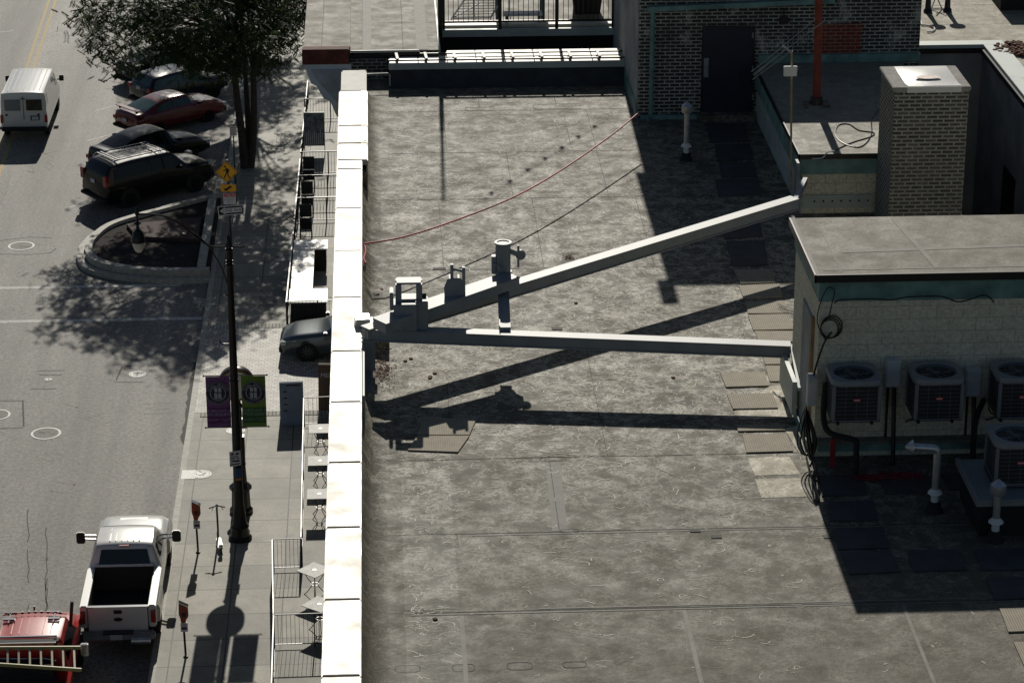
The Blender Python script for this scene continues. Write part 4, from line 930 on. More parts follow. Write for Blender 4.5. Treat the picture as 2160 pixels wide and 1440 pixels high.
# ================================================================ STREET LAMP, BANNERS, CLOCK, SIGNS
LX,LY=at(507,1135,.15).x,at(507,1135,.15).y
lp=thing('street_lamp','tall black street lamp with long curved arm over the road','street lamp',(LX,LY,.15))
b=MB();b.lathe(0,0,[(.34,0),(.34,.06),(.27,.12),(.25,.35),(.27,.4),(.2,.5),(.17,.9),(.155,1.0),(.14,1.1),(.12,4),(.1,7),(.085,8.9),(.095,8.92),(.095,9.0),(.05,9.1),(.06,9.2),(.0,9.28)],20);b.obj('pole',m_black,lp,smooth=True)
for z in (8.35,8.45,8.8,1.05,4.9): b=MB();b.lathe(0,0,[(.1,z),(.14 if z<6 else .115,z+.02),(.14 if z<6 else .115,z+.05),(.1,z+.07)],18);b.obj('collar',m_black,lp,smooth=True)
def L3(pts,dy=0): return smooth([tuple(aty(x,y,LY+dy)) for x,y in pts],5)
b=MB();b.tube(L3([(487,520),(470,521),(445,519),(425,508),(400,488),(375,470),(350,457),(320,452),(290,452)]),.03,8);b.tube(L3([(487,520),(512,521)]),.032,8);b.lathe(aty(514,521,LY).x,LY,[(0,-.04),(.045,0),(0,.04)],10,aty(514,521,LY).z);b.obj('arm',m_black,lp,w=True,smooth=True)
b=MB();b.tube(L3([(482,612),(477,590),(468,565),(455,542),(440,520),(420,500),(402,488)]),.02,6);b.tube(L3([(382,508),(379,500),(384,493),(392,494)]),.016,6);b.tube(L3([(466,620),(473,624),(480,620)]),.016,6);b.obj('scroll_brace',m_black,lp,w=True,smooth=True)
b=MB();q=aty(289,452,LY);b.lathe(q.x,LY,[(0,.25),(.03,.2),(.035,.1),(.06,.06),(.06,0),(.03,-.05),(.035,-.2),(.12,-.26),(.04,-.32),(.05,-.42),(.14,-.52),(.19,-.7),(.2,-.8)],18,q.z);b.obj('lamp_hood',m_black,lp,w=True,smooth=True)
b=MB();b.lathe(q.x,LY,[(.17,-.8),(.165,-.9),(.12,-1.03),(.06,-1.1),(0,-1.12)],18,q.z);b.obj('lamp_globe',m_lamp,lp,w=True,smooth=True)
b=MB()
for u in (0,1,2,3): b.bb(q.x-.02,q.x+.02,LY-.2+.0,LY-.16,q.z-.8,q.z-.76)
b.tube(L3([(463,715),(468,724),(487,725)]),.02,6);b.obj('hook_bracket',m_black,lp,w=True)
def planeM(x,y,z,rot=0): return Matrix.Translation((x,y,z))@Matrix.Rotation(rot,4,'Z')@Matrix.Rotation(PI/2,4,'X')
def disc(b,x,y,z,r0,r1,n=36,t=.004):
    vs=[];
    for j in range(n):
        a=2*PI*j/n
        for r in (r0,r1): vs.append((x+r*math.cos(a),y,z+r*math.sin(a)))
    fs=[(2*j,2*j+1,2*((j+1)%n)+1,2*((j+1)%n)) for j in range(n)] 
    return b.add(vs,fs)
def arc_text(b,txt,cx,y,cz,r,a0,a1,size,flip=False):
    n=len(txt)
    for i,chh in enumerate(txt):
        if chh==' ':continue
        a=a0+(a1-a0)*i/(n-1)
        rot=a-PI/2 if not flip else a+PI/2
        Mx=Matrix.Translation((cx+r*math.cos(a),y,cz+r*math.sin(a)))@Matrix.Rotation(PI/2,4,'X')@Matrix.Rotation(rot,4,'Z');b.text(chh,size,Mx,.001)
def banner(name,label,x0,x1,mat,matd,mlet):
    A=aty(x0,793,LY-.03);B_=aty(x1,900,LY-.03);xa,xb,z1,z0=A.x,B_.x,5.21,3.67
    o=thing(name,label,'banner',((xa+xb)/2,LY,z0),0,'market banners on the street lamp');cx=(xa+xb)/2;w=xb-xa
    b=MB();n=8;vs=[]
    for i in range(n+1):
        for j in range(n+1): u,v=i/n,j/n;vs.append((xa+w*u,LY-.03+.018*math.sin(u*6+v*4)*math.sin(PI*v),z0+(z1-z0)*v))
    f=[(i*(n+1)+j,(i+1)*(n+1)+j,(i+1)*(n+1)+j+1,i*(n+1)+j+1) for i in range(n) for j in range(n)]
    b.add(vs,f);b.add([(v[0],v[1]+.006,v[2]) for v in vs],f);b.obj('cloth',mat,o,w=True,smooth=True)
    y=LY-.058;cz=z1-.5;r=.345
    b=MB();b.bb(xa+.02,xb-.02,y+.004,y+.008,z0+.12,z0+.58);b.obj('lower_band',matd,o,w=True)
    b=MB();disc(b,cx,y,cz,0,r);e=b.obj('emblem',m_navyb,o,w=True)
    b=MB();disc(b,cx,y-.003,cz,.205,.222);disc(b,cx,y-.003,cz,r-.018,r-.008)
    for s in (-1,1): # two stacked glyph columns
        Mx=planeM(cx+s*.055,y-.004,cz)
        for zz,h in ((.04,.12),(-.16,.16)):
            k=.02 if zz>0 else 0
            b.add([(cx+s*.055-.045+k*.4,y-.004,cz+zz),(cx+s*.055+.04,y-.004,cz+zz-.01),(cx+s*.055+.035,y-.004,cz+zz+h),(cx+s*.055-.05,y-.004,cz+zz+h+.01)],[(0,1,2,3)])
    arc_text(b,'PEARL MARKET',cx,y-.003,cz,.265,math.radians(160),math.radians(20),.085)
    arc_text(b,'DOWNTOWN',cx,y-.003,cz,.29,math.radians(230),math.radians(310),.045,True)
    b.obj('emblem_lettering',m_let,e,w=True)
    b=MB();b.text('TUESDAYS +',.118,planeM(cx,y-.003,z0+.50),.001);b.text('THURSDAYS',.125,planeM(cx,y-.003,z0+.39),.001)
    b.text('10AM-2PM',.075,planeM(cx-.17,y-.003,z0+.225),.001);b.text('GAY + PEARL',.045,planeM(cx+.2,y-.003,z0+.25),.001);b.text('STREETS',.045,planeM(cx+.2,y-.003,z0+.195),.001)
    b.obj('lettering',mlet,o,w=True)
    b=MB()
    for z in (z1+.02,z0-.02):
        e0,e1=(xa-.05,LX-.05) if xb<LX else (LX+.05,xb+.05)
        b.cyl((e0,LY-.02,z),(e1,LY-.02,z),.016,n=8)
        ex=e0 if xb<LX else e1;b.lathe(ex,LY-.02,[(0,-.035),(.035,0),(0,.035)],8,z)
    b.obj('banner_arm',m_black,o,w=True)
banner('market_banner','purple market banner on the left side of the street lamp',433,488,m_purp,m_purpd,m_letp)
banner('market_banner','green market banner on the right side of the street lamp',508,563,m_grn,m_grnd,m_letg)
# parking plates on the lamp
q=aty(496,966,LY-.22);o=thing('parking_sign','small grey parking plate and coloured sticker on the street lamp','sign',(q.x,q.y,q.z-.4))
b=MB();M_=Matrix.Translation(q)@Matrix.Rotation(.35,4,'Z')
b.box(q.x,q.y,q.z-.24,.33,.012,.46,m=Matrix.Rotation(.35,4,'Z'));b.obj('plate',m_sgnw,o,w=True)
b=MB();Mx=Matrix.Translation(q+Vector((0,-.012,0)))@Matrix.Rotation(.35,4,'Z')@Matrix.Rotation(PI/2,4,'X')
for i,(x,y,w,h) in enumerate(((-.08,.14,.08,.05),(.07,.13,.1,.05),(-.02,.06,.22,.02),(-.06,.0,.12,.03),(.08,.0,.08,.03),(-.05,-.08,.12,.04),(.07,-.09,.12,.05),(0,-.18,.28,.03))):
    b.add([Mx@Vector((x+i_*w/2,y+j*h/2,0)) for i_,j in ((-1,-1),(1,-1),(1,1),(-1,1))],[(0,1,2,3)])
b.obj('lettering',m_navyb,o,w=True)
b=MB();b.box(q.x+.08,q.y+.02,q.z-.62,.16,.012,.3,m=Matrix.Rotation(.3,4,'Z'));b.obj('blue_sticker',M('sticker_blue',(.03,.07,.22),.5),o,w=True)
b=MB();b.box(q.x+.08,q.y+.018,q.z-.70,.16,.014,.07,m=Matrix.Rotation(.3,4,'Z'));b.obj('orange_sticker',M('sticker_orange',(.5,.18,.02),.5),o,w=True)
# street clock
KX,KY=-4.28,74.1
o=thing('street_clock','black street clock with round face hidden behind the lamp and banners','clock',(KX,KY,.15))
b=MB();b.lathe(0,0,[(.34,0),(.34,.12),(.28,.2),(.26,.7),(.33,.76),(.33,.86),(.2,.95),(.17,1.5),(.19,1.55),(.15,1.65),(.11,2.3),(.12,3.3),(.16,3.4),(.1,3.5),(.1,3.65)],8);b.obj('post',m_black,o)
b=MB();b.box(.02,0,1.5,.30,.24,.95);b.obj('notice_panel',m_black,o)
b=MB();b.box(.07,-.125,1.62,.012,.01,.75);b.box(.03,-.125,1.6,.09,.01,.012);b.box(.03,-.125,2.36,.09,.01,.012);b.obj('panel_edge',m_letg,o)
b=MB();b.lathe(0,-.17,[(.49,0),(.52,.06),(.52,.28),(.49,.34)],40,4.1,'y');b.obj('drum',m_black,o,smooth=True)
for s in (-1,1):
    b=MB();disc(b,0,s*.18-.0,4.1,0,.44,40);fc=b.obj('clock_face',m_white,o)
    b=MB()
    for i in range(12):
        a=i*PI/6;b.beam((.33*math.cos(a),s*.186,4.1+.33*math.sin(a)),(.41*math.cos(a),s*.186,4.1+.41*math.sin(a)),.02,.006)
    b.beam((0,s*.19,4.1),(.1,s*.19,4.32),.02,.006);b.beam((0,s*.19,4.1),(-.3,s*.19,4.05),.015,.006);disc(b,0,s*.184,4.1,.43,.445);b.obj('numerals_and_hands',m_black,fc)
    b=MB();disc(b,0,s*.182,4.1,.455,.47);b.obj('gold_ring',m_sgny,o)
b=MB();b.bb(.12,.26,-.2,-.05,2.75,3.05);b.obj('light_box',m_white,o)
# crossing sign stack
SY=94.0;q=aty(478,363,SY);SX=q.x
o=thing('crossing_sign','yellow pedestrian crossing sign with arrow and yield plates above one way sign','traffic sign',(SX+.02,SY,.15))
b=MB();b.cyl((SX+.08,SY+.05,.15),(SX+.03,SY+.05,4.75),.035,n=8);b.obj('pole',m_black,o,w=True)
def rrect(x,z,w,h,r=.03,n=4):
    P=[]
    for sx,sz,a0 in ((1,1,0),(-1,1,PI/2),(-1,-1,PI),(1,-1,1.5*PI)):
        for i in range(n+1): a=a0+PI/2*i/n;P.append((x+sx*(w/2-r)+r*math.cos(a),z+sz*(h/2-r)+r*math.sin(a)))
    return P
def rotp(P,c,a): return [(c[0]+(x-c[0])*math.cos(a)-(z-c[1])*math.sin(a),c[1]+(x-c[0])*math.sin(a)+(z-c[1])*math.cos(a)) for x,z in P]
z=q.z;hw=.39
def plate(name,P,mat,y,par=o,t=.008):
    b=MB();b.prism_y(P,y-t,y);return b.obj(name,mat,par,w=True)
dpt=plate('diamond_plate',rotp(rrect(SX,z,.56,.56,.04),(SX,z),PI/4),m_sgny,SY)
b=MB();P=rotp(rrect(SX,z,.52,.52,.04),(SX,z),PI/4);P2=rotp(rrect(SX,z,.495,.495,.035),(SX,z),PI/4);n=len(P)
b.add([(p[0],SY-.012,p[1]) for p in P+P2],[(i,(i+1)%n,n+(i+1)%n,n+i) for i in range(n)])
def poly(P): b.add([(SX+x,SY-.0125,z+y) for x,y in P],[tuple(range(len(P)))])
poly([(-.045+.035*math.cos(a),.20+.04*math.sin(a)) for a in [i*PI/6 for i in range(12)]])
poly([(-.03,.14),(.03,.15),(.07,.1),(.06,-.02),(-.02,-.02),(-.03,.06)])
poly([(-.03,.13),(-.02,.07),(-.09,.03),(-.12,.05),(-.115,.075),(-.06,.08)]);poly([(.04,.14),(.09,.09),(.095,.0),(.07,.0),(.06,.08)])
poly([(-.02,-.01),(.03,-.01),(-.02,-.12),(-.075,-.23),(-.11,-.23),(-.06,-.11)]);poly([(.02,-.01),(.06,-.02),(.07,-.12),(.125,-.22),(.09,-.235),(.03,-.12)])
b.obj('walking_figure',m_black,dpt,w=True)
q2=aty(480,397,SY);z=q2.z;ap=plate('arrow_plate',rrect(SX+.04,z,.55,.27),m_sgny,SY)
b=MB();poly([(-.1,-.1),(-.1,.02),(-.05,-.01),(.12,.1),(.17,.04),(.0,-.07),(.04,-.1)]);b.obj('arrow',m_black,ap,w=True)
q3=aty(482,418,SY);z=q3.z;yp=plate('yield_plate',rrect(SX+.07,z-.02,.44,.42,.02),m_sgnw,SY+.0);plate('red_band',rrect(SX+.07,z+.12,.40,.13,.01),m_sgnr,SY-.008,yp,.003)
b=MB();b.text('YIELD',.14,planeM(SX+.07,SY-.013,z+.12),.001);b.obj('yield_word',m_sgnw,yp,w=True)
b=MB();b.text('TO PEDESTRIANS',.045,planeM(SX+.07,SY-.012,z+.01),.001);b.text('IN CROSSWALK',.05,planeM(SX+.07,SY-.012,z-.07),.001);b.text('STATE LAW',.045,planeM(SX+.07,SY-.012,z-.15),.001);b.obj('lettering',m_black,yp,w=True)
q4=aty(484,443,SY);z=q4.z;c=(SX+.1,z);ra=math.radians(4)
ow=plate('one_way_plate',rotp(rrect(c[0],c[1],.93,.36,.04),c,ra),m_sgnw,SY-.03);plate('black_field',rotp(rrect(c[0],c[1],.87,.30,.03),c,ra),m_black,SY-.038,ow,.002)
b=MB();b.add([(x,SY-.042,zz) for x,zz in rotp([(c[0]-.40,c[1]),(c[0]-.2,c[1]+.14),(c[0]-.2,c[1]+.09),(c[0]+.40,c[1]+.09),(c[0]+.40,c[1]-.09),(c[0]-.2,c[1]-.09),(c[0]-.2,c[1]-.14)],c,ra)],[tuple(range(7))]);b.obj('white_arrow',m_sgnw,ow,w=True)
b=MB();b.text('ONE WAY',.165,Matrix.Translation((c[0]+.1,SY-.045,c[1]))@Matrix.Rotation(PI/2,4,'X')@Matrix.Rotation(ra,4,'Z'),.001);b.obj('lettering',m_black,ow,w=True)
q=aty(492,276,103.0);o=thing('parking_sign','small white parking sign on a post under the tree','sign',(q.x,103,.15))
b=MB();b.cyl((q.x,103.03,.15),(q.x,103.03,q.z+.25),.025,n=8);b.obj('post',m_black,o,w=True)
b=MB();b.bb(q.x-.14,q.x+.14,102.99,103,q.z-.2,q.z+.2);b.obj('plate',m_sgnw,o,w=True)
b=MB()
for k in range(4): b.bb(q.x-.1,q.x+.08,102.984,102.989,q.z+.11-k*.08,q.z+.13-k*.08)
b.obj('lettering',m_tail,o,w=True)
# parking meters, scooter
def meter(p,label):
    o=thing('parking_meter',label,'parking meter',tuple(p),0,'red parking meters along the kerb')
    b=MB();b.cyl((0,0,0),(-.02,0,1.05),.03,n=10);b.lathe(0,0,[(.07,0),(.06,.03),(.03,.04)],10);b.obj('post',m_black,o,smooth=True)
    b=MB();b.prism_y([(-.09,1.15),(.06,1.12),(.12,1.22),(.11,1.5),(-.12,1.62),(-.13,1.3)],-.07,.07);b.lathe(-.02,0,[(.06,1.02),(.075,1.1),(.07,1.16)],12);b.obj('head',m_meter,o,bevel=.015)
    b=MB();b.prism_y([(-.11,1.62),(.13,1.49),(.13,1.515),(-.12,1.645)],-.075,.075);b.obj('solar_cap',m_chrome,o)
    b=MB();b.box(0,-.08,1.22,.1,.01,.12);b.obj('display',m_black,o)
    b=MB();b.box(.0,-.05,.78,.19,.012,.26);pl_=b.obj('notice_plate',m_sgnw,o)
    b=MB();b.box(0,-.058,.97,.12,.003,.02);b.box(0,-.058,.84,.14,.003,.08);b.obj('notice_print',m_purp,pl_)
    return o
meter(at(418,1165,.15),'farther red parking meter beside the kick scooter');meter(at(392,1385,.15),'nearer red parking meter beside the white pickup')
p=at(463,1150,.15);o=thing('kick_scooter','electric kick scooter parked upright on the sidewalk beside the meter','scooter',tuple(p),math.radians(8))
b=MB();b.beam((0,.25,.13),(0,-.45,.13),.15,.05);b.obj('deck',m_white,o,bevel=.02)
b=MB();b.tube([(0,.42,.1),(0,.34,.35),(-.02,.18,1.15)],.028,8);b.obj('stem',m_black,o,smooth=True)
b=MB();b.tube([(-.25,.16,1.12),(-.08,.18,1.16),(.05,.18,1.16),(.22,.16,1.12)],.018,8);b.tube([(-.12,.17,1.14),(-.17,.1,1.07)],.01,6);b.tube([(.1,.17,1.14),(.16,.1,1.07)],.01,6);b.obj('handlebar',m_black,o,smooth=True)
b=MB();b.lathe(-.02,.17,[(.03,1.15),(.05,1.18),(.03,1.22),(0,1.23)],10);b.obj('display',m_chrome,o,smooth=True)
for y in (.44,-.52): b=MB();b.lathe(-.025,y,[(.05,0),(.11,.0),(.115,.025),(.11,.05),(.05,.05)],18,.115,'x');b.obj('wheel',m_rubber,o,smooth=True)
b=MB();b.prism_y([(-.05,.14),(.05,.14),(.06,.3),(-.06,.3)],-.6,-.45);b.obj('fender',m_white,o,bevel=.02)
# ================================================================ PATIO
railing('patio_fence','black patio fence with glint-white top rail beside the small tables',(-2.55,80.4),(-2.42,70.2),.15,.98,.13,m_black,.010,.02,6,.1,'fence',topmat=m_whmetal)  # white top rails carry the sun glint in their colour
railing('patio_fence','nearer black patio fence section along the walkway',(-3.22,70.05),(-3.05,65.5),.15,.98,.13,m_black,.010,.02,4,.1,'fence',topmat=m_whmetal)
railing('patio_fence','short fence panel crossing at the near end of the three tables',(-3.2,70.1),(-2.4,70.12),.15,.98,.11,m_black,.010,.02,2,.1,'fence',topmat=m_steel)  # cross rails grey, a dimmer glint put into the colour
railing('patio_fence','nearest cross fence panel below the tilted tables',(-3.05,65.45),(-.9,65.5),.15,.98,.11,m_black,.010,.02,3,.1,'fence',topmat=m_steel)
railing('patio_fence','short fence panel at the far end of the table patio',(-2.55,80.45),(-.9,80.6),.15,.98,.13,m_black,.010,.02,3,.1,'fence',topmat=m_steel)
railing('patio_fence','near fence section running out of the bottom of the frame',(-3.04,65.4),(-2.9,57),.15,.98,.13,m_black,.010,.02,5,.1,'fence')
m_mesh=M('mesh_tabletop',(.42,.42,.39),.55,.0,sc=7,var=.35,spec=.35)
def table():
    o=thing('patio_table','','table');b=MB();b.box(0,0,.72,.72,.72,.018);b.obj('table_top',m_mesh,o,bevel=.006)
    b=MB();b.ring(0,0,.738,.02,.06,14,.008);b.obj('parasol_hole',m_black,o)
    b=MB()
    for i in range(4):
        a=i*PI/2+PI/4;b.tube(smooth([(.3*math.cos(a),.3*math.sin(a),.72),(.2*math.cos(a),.2*math.sin(a),.5),(.08*math.cos(a),.08*math.sin(a),.3),(.2*math.cos(a),.2*math.sin(a),.1),(.3*math.cos(a),.3*math.sin(a),0)],4),.012,5)
    b.ring(0,0,.3,.09,.11,14,.012);b.obj('legs',m_black,o);return o
t0=table();t0.location=(-2.0,78.54,.15);tag(t0,'farthest of the three square tables inside the fence','table','square metal patio tables')
dup(t0,(-1.98,76.07,.15),0,'middle one of the three square tables inside the fence');dup(t0,(-1.96,73.66,.15),0,'nearest of the three square tables inside the fence')
dup(t0,(-2.02,68.6,.15),PI/4+.05,'diamond turned table between the two cross fences');dup(t0,(-1.85,66.5,.15),PI/4+.12,'diamond turned table just above the nearest cross fence')
def board(name,label,x,y,w,h,lean,mat,rz=0):
    o=thing(name,label,'sandwich board',(x,y,.15),rz)
    for s in (-1,1):
        b=MB();b.add([(sx*w/2,s*lean*(1 if k==0 else .1)+t,k*h) for t in (0,.02*s) for k in (0,1) for sx in (-1,1)],[(0,1,3,2),(4,6,7,5),(0,2,6,4),(1,5,7,3),(2,3,7,6),(0,4,5,1)]);b.obj('board_panel',mat,o)
    return o
o=board('sandwich_board','blue grey sandwich board with dark round marks on the sidewalk',-2.95,80.9,.75,1.35,.3,m_asign,.05)
b=MB();m_cream=M('cream_board',(.35,.33,.26),.6)
for i in range(4): zz=1.02-.2*i;disc(b,-.2,-.3*(1-.667*zz)-.015,zz,0,.075,14)
b.box(.05,-.07,1.18,.45,.004,.1);b.obj('round_marks',m_black,o)
o=board('sandwich_board','brown framed menu board beside the parapet edge',-1.75,82.0,.7,1.5,.3,m_brownb,-.1)
b=MB();b.text('MENU',.2,Matrix.Translation((0,-.12,1.15))@Matrix.Rotation(PI/2-.15,4,'X'),.002);b.obj('lettering',m_white,o)
# white counters of the street parklet
def bx(name,x0,x1,y0,y1,z0,z1,mat,par,bev=.01): b=MB();b.bb(x0,x1,y0,y1,z0,z1);return b.obj(name,mat,par,w=True,bevel=bev)
g='white counters of the sidewalk bar'
for lab,x0,x1,y0,y1 in (('far white counter of the sidewalk bar',-3.22,-1.98,94.9,95.9),('second white counter from the far end of the sidewalk bar',-3.22,-2.45,93.1,94.8),('middle white counter with two dark screws',-3.22,-2.45,91.8,93.07),('white counter next to the front one',-3.22,-2.45,90.75,91.77),('front white counter of the sidewalk bar',-3.25,-1.92,89.35,90.72)):
    o=thing('bar_counter',lab,'counter',((x0+x1)/2,(y0+y1)/2,.15),0,g);bx('counter_top',x0,x1,y0,y1,.99,1.04,m_whmetal,o);bx('counter_base',x0+.06,x1-.06,y0+.06,y1-.06,.15,.99,m_blackm,o)
railing('bar_railing','black railing with glint-white rail in front of the white counters',(-3.3,89.15),(-1.2,89.25),.15,1.0,.13,m_black,.012,.03,3,.1,'fence',topmat=m_whmetal)
for lab,p,q in (('bar patio side railing with glint-white top beside the white counters',(-3.33,89.2),(-3.26,98)),('bar patio side railing in the tree shade',(-3.26,98.2),(-3.2,107)),('dark side railing near the cornice',(-3.2,107.3),(-3.12,117))):
    railing('bar_railing',lab,p,q,.15,.95,.3,m_black,.012,.03,4,.1,'fence',topmat=m_whmetal if q[1]<99 else m_black)  # sunlit top rail coloured as a white glint, shaded ones black
for Y,lab in ((100.5,'dark cross railing in the shaded bar patio nearest the black stools'),(103.3,'second dark cross railing of the shaded bar patio'),(106.4,'third dark cross railing of the shaded bar patio'),(114,'farthest dark cross railing below the cornice')):
    railing('bar_railing',lab,(-3.2,Y),(-1.0,Y+.05),.15,1.0,.12,m_black,.012,.03,3,.1,'fence')
b=MB();b.bb(-1.3,-.62,62,130,.16,.5);o=b.obj('facade_plinth',m_brownb);tag(o,'brown plinth along the foot of the shopfronts','wall')
for i,(Y,lab) in enumerate(((98.6,'stack of black chairs nearest the white counters'),(101.4,'middle stack of black chairs in the bar patio'),(104.6,'far stack of black chairs in the bar patio'))):
    o=thing('chair_stack' if False else 'stacked_chair',lab,'chair',(-2.85,Y,.15),0,'black bar chairs')
    b=MB()
    for k in range(4): b.bb(-3.08,-2.62,Y-.22,Y+.22,.6+k*.09,.64+k*.09)
    b.obj('seat',m_blackm,o,w=True,bevel=.01)
    b=MB();b.bb(-3.08,-2.62,Y+.2,Y+.24,.95,1.45);b.obj('backrest',m_blackm,o,w=True,bevel=.01)
    b=MB()
    for sx in (-3.06,-2.64):
        for sy in (-.2,.2): b.cyl((sx,Y+sy,.15),(sx,Y+sy,.62),.02,n=6)
    b.obj('legs',m_blackm,o,w=True)
    b=MB();b.tube([(-3.08,Y-.2,1.0),(-3.08,Y-.2,1.06),(-3.0,Y-.2,1.06)],.014,5);b.tube([(-2.62,Y-.2,1.0),(-2.62,Y-.2,1.06),(-2.70,Y-.2,1.06)],.014,5);b.obj('armrest',m_chrome,o,w=True)
o=thing('poster_board','framed grey and blue poster board on the shaded patio railing','board',(-2.7,109.3,.15))
b=MB();b.bb(-3.1,-2.3,109.3,109.33,.5,1.9);b.obj('board',M('poster',(.12,.15,.18),.5,sc=5,var=.8),o,w=True)
b=MB();b.bb(-3.13,-2.27,109.28,109.35,1.9,1.94);b.bb(-3.13,-3.1,109.28,109.35,.15,1.9);b.bb(-2.3,-2.27,109.28,109.35,.15,1.9);b.obj('frame',m_steel,o,w=True)
b=MB()
for k in range(9): b.add([(-3.05+k*.08,109.29,.55),(-3.02+k*.08,109.29,.55),(-2.99+k*.08,109.29,1.1+.08*math.sin(k*2)),(-3.02+k*.08,109.29,1.1+.08*math.sin(k*2))],[(0,1,2,3)])
b.obj('pattern',m_let,o,w=True)
# ================================================================ VEHICLES
def cr(P,s):
    i=min(int(s),len(P)-2);t=s-i;p0=P[max(i-1,0)];p1=P[i];p2=P[i+1];p3=P[min(i+2,len(P)-1)]
    o=[]
    for j in range(len(p1)):
        m1=(p2[j]-p0[j])*.35 if i>0 else (p2[j]-p1[j])*.7;m2=(p3[j]-p1[j])*.35 if i<len(P)-2 else (p2[j]-p1[j])*.7
        o.append((2*t**3-3*t*t+1)*p1[j]+(t**3-2*t*t+t)*m1+(-2*t**3+3*t*t)*p2[j]+(t**3-t*t)*m2)
    return o
def sect(S):            # S: x, zb, w, zs, wr, zr, zt
    x,zb,w,zs,wr,zr,zt=S
    return [(0,zb),(w*.86,zb),(w*.97,zb+.12),(w,zb+(zs-zb)*.62),(w*.965,zs),(wr+.02,zr-.02),(wr-.06,zr+(zt-zr)*.5),(wr*.5,zt-(zt-zr)*.12),(0,zt)]
def surf(ST,u,v,s):
    S=cr(ST,u);p=cr(sect(S),v) if (v%1) and not 4<v<5 else None
    if p is None:
        Q=sect(S);i=min(int(v),7);t=v-i;p=[Q[i][0]+(Q[i+1][0]-Q[i][0])*t,Q[i][1]+(Q[i+1][1]-Q[i][1])*t]
    return Vector((S[0],s*p[0],p[1]))
def patch(b,ST,u0,u1,v0,v1,s,off,nu=8,nv=4,taper=(0,0)):
    vs=[]
    for i in range(nu+1):
        for j in range(nv+1):
            v=v0+(v1-v0)*j/nv;f=(v-v0)/(v1-v0)
            a=u0+taper[0]*f;e=u1-taper[1]*f;u=a+(e-a)*i/nu;vs.append(surf(ST,u,v,s)+Vector(off))
    b.add(vs,[(i*(nv+1)+j,(i+1)*(nv+1)+j,(i+1)*(nv+1)+j+1,i*(nv+1)+j+1) for i in range(nu) for j in range(nv)])
def wheel(o,x,y,r,wd=.22,rim=True,n=24):
    s=1 if y>0 else -1
    w=MB();w.lathe(x,y-wd/2,[(r*.6,0),(r*.93,0),(r,.03),(r,wd-.03),(r*.93,wd),(r*.6,wd)],n,r,'y');t=w.obj('wheel',m_rubber,o,smooth=True)
    w=MB();yy=y+s*(wd/2-.015)
    w.lathe(x,yy-.01,[(r*.58,0),(r*.66,.0),(r*.66,.02),(r*.58,.02)],n,r,'y')
    for k in range(10):
        a=2*PI*k/10;w.beam((x+r*.1*math.cos(a),yy,r+r*.1*math.sin(a)),(x+r*.6*math.cos(a),yy,r+r*.6*math.sin(a)),r*.12,.015)
    w.lathe(x,yy-.01,[(r*.15,0),(r*.15,.02),(0,.025)],12,r,'y');w.obj('rim',m_rim,t)
    w=MB();w.lathe(x,yy-.05,[(r*.62,0),(0,0)],n,r,'y');w.obj('hub_shadow',m_blackm,t)
def car(name,label,loc,rz,ST,paint,W,cab,axles,wr,group=None,glass=None,ws=None,extra=None,cat='car'):
    o=thing(name,label,cat,loc,rz,group);glass=glass or m_glass
    n=len(ST)-1;NU=n*5;VV=[0,1,2,2.5,3,3.5,4,4.5,5,5.5,6,6.5,7,7.5,8]
    b=MB();vs=[];m=len(VV)
    for i in range(NU+1):
        row=[surf(ST,n*i/NU,v,1) for v in VV];vs+=row+[Vector((p.x,-p.y,p.z)) for p in reversed(row[1:-1])]
    k=2*m-2;fs=[(i*k+j,i*k+(j+1)%k,(i+1)*k+(j+1)%k,(i+1)*k+j) for i in range(NU) for j in range(k)]
    fs+=[tuple(range(k)),tuple(NU*k+j for j in range(k))[::-1]]
    b.add(vs,fs);b.obj('body',paint,o,smooth=True,ang=42)
    (r0,r1,f0,f1)=cab        # station params: rear glass r0..r1, roof r1..f0, windscreen f0..f1
    for nm,a,e,mt in (('rear_window',r0+.12,r1-.08,glass),('windscreen',f0+.08,f1-.12,ws or glass)):
        b=MB()
        for s in (-1,1): patch(b,ST,a,e,6.02,8,s,(0,0,.012),8,4)
        b.obj(nm,mt,o,smooth=True)
    mid=(r1+f0)/2
    for s in (-1,1):
        for nm,a,e,tp in (('side_window',r0+.55*(r1-r0),mid-.06,(.35*(r1-r0),0)),('side_window',mid+.06,f0+.55*(f1-f0),(0,.45*(f1-f0)))):
            b=MB();patch(b,ST,a,e,4.18,4.86,s,(0,s*.012,.004),6,3,tp);b.obj(nm,glass,o,smooth=True)
    for x in axles:
        for s in (-1,1):
            b=MB();b.lathe(x,s*(W-.045)-.045,[(wr*.7,0),(wr*1.14,0),(wr*1.14,.075),(wr*.7,.075)],26,wr*1.02,'y');b.obj('wheel_arch',m_blackm,o,smooth=True)
            wheel(o,x,s*(W-.09),wr)
    if extra: extra(o,ST,W)
    return o
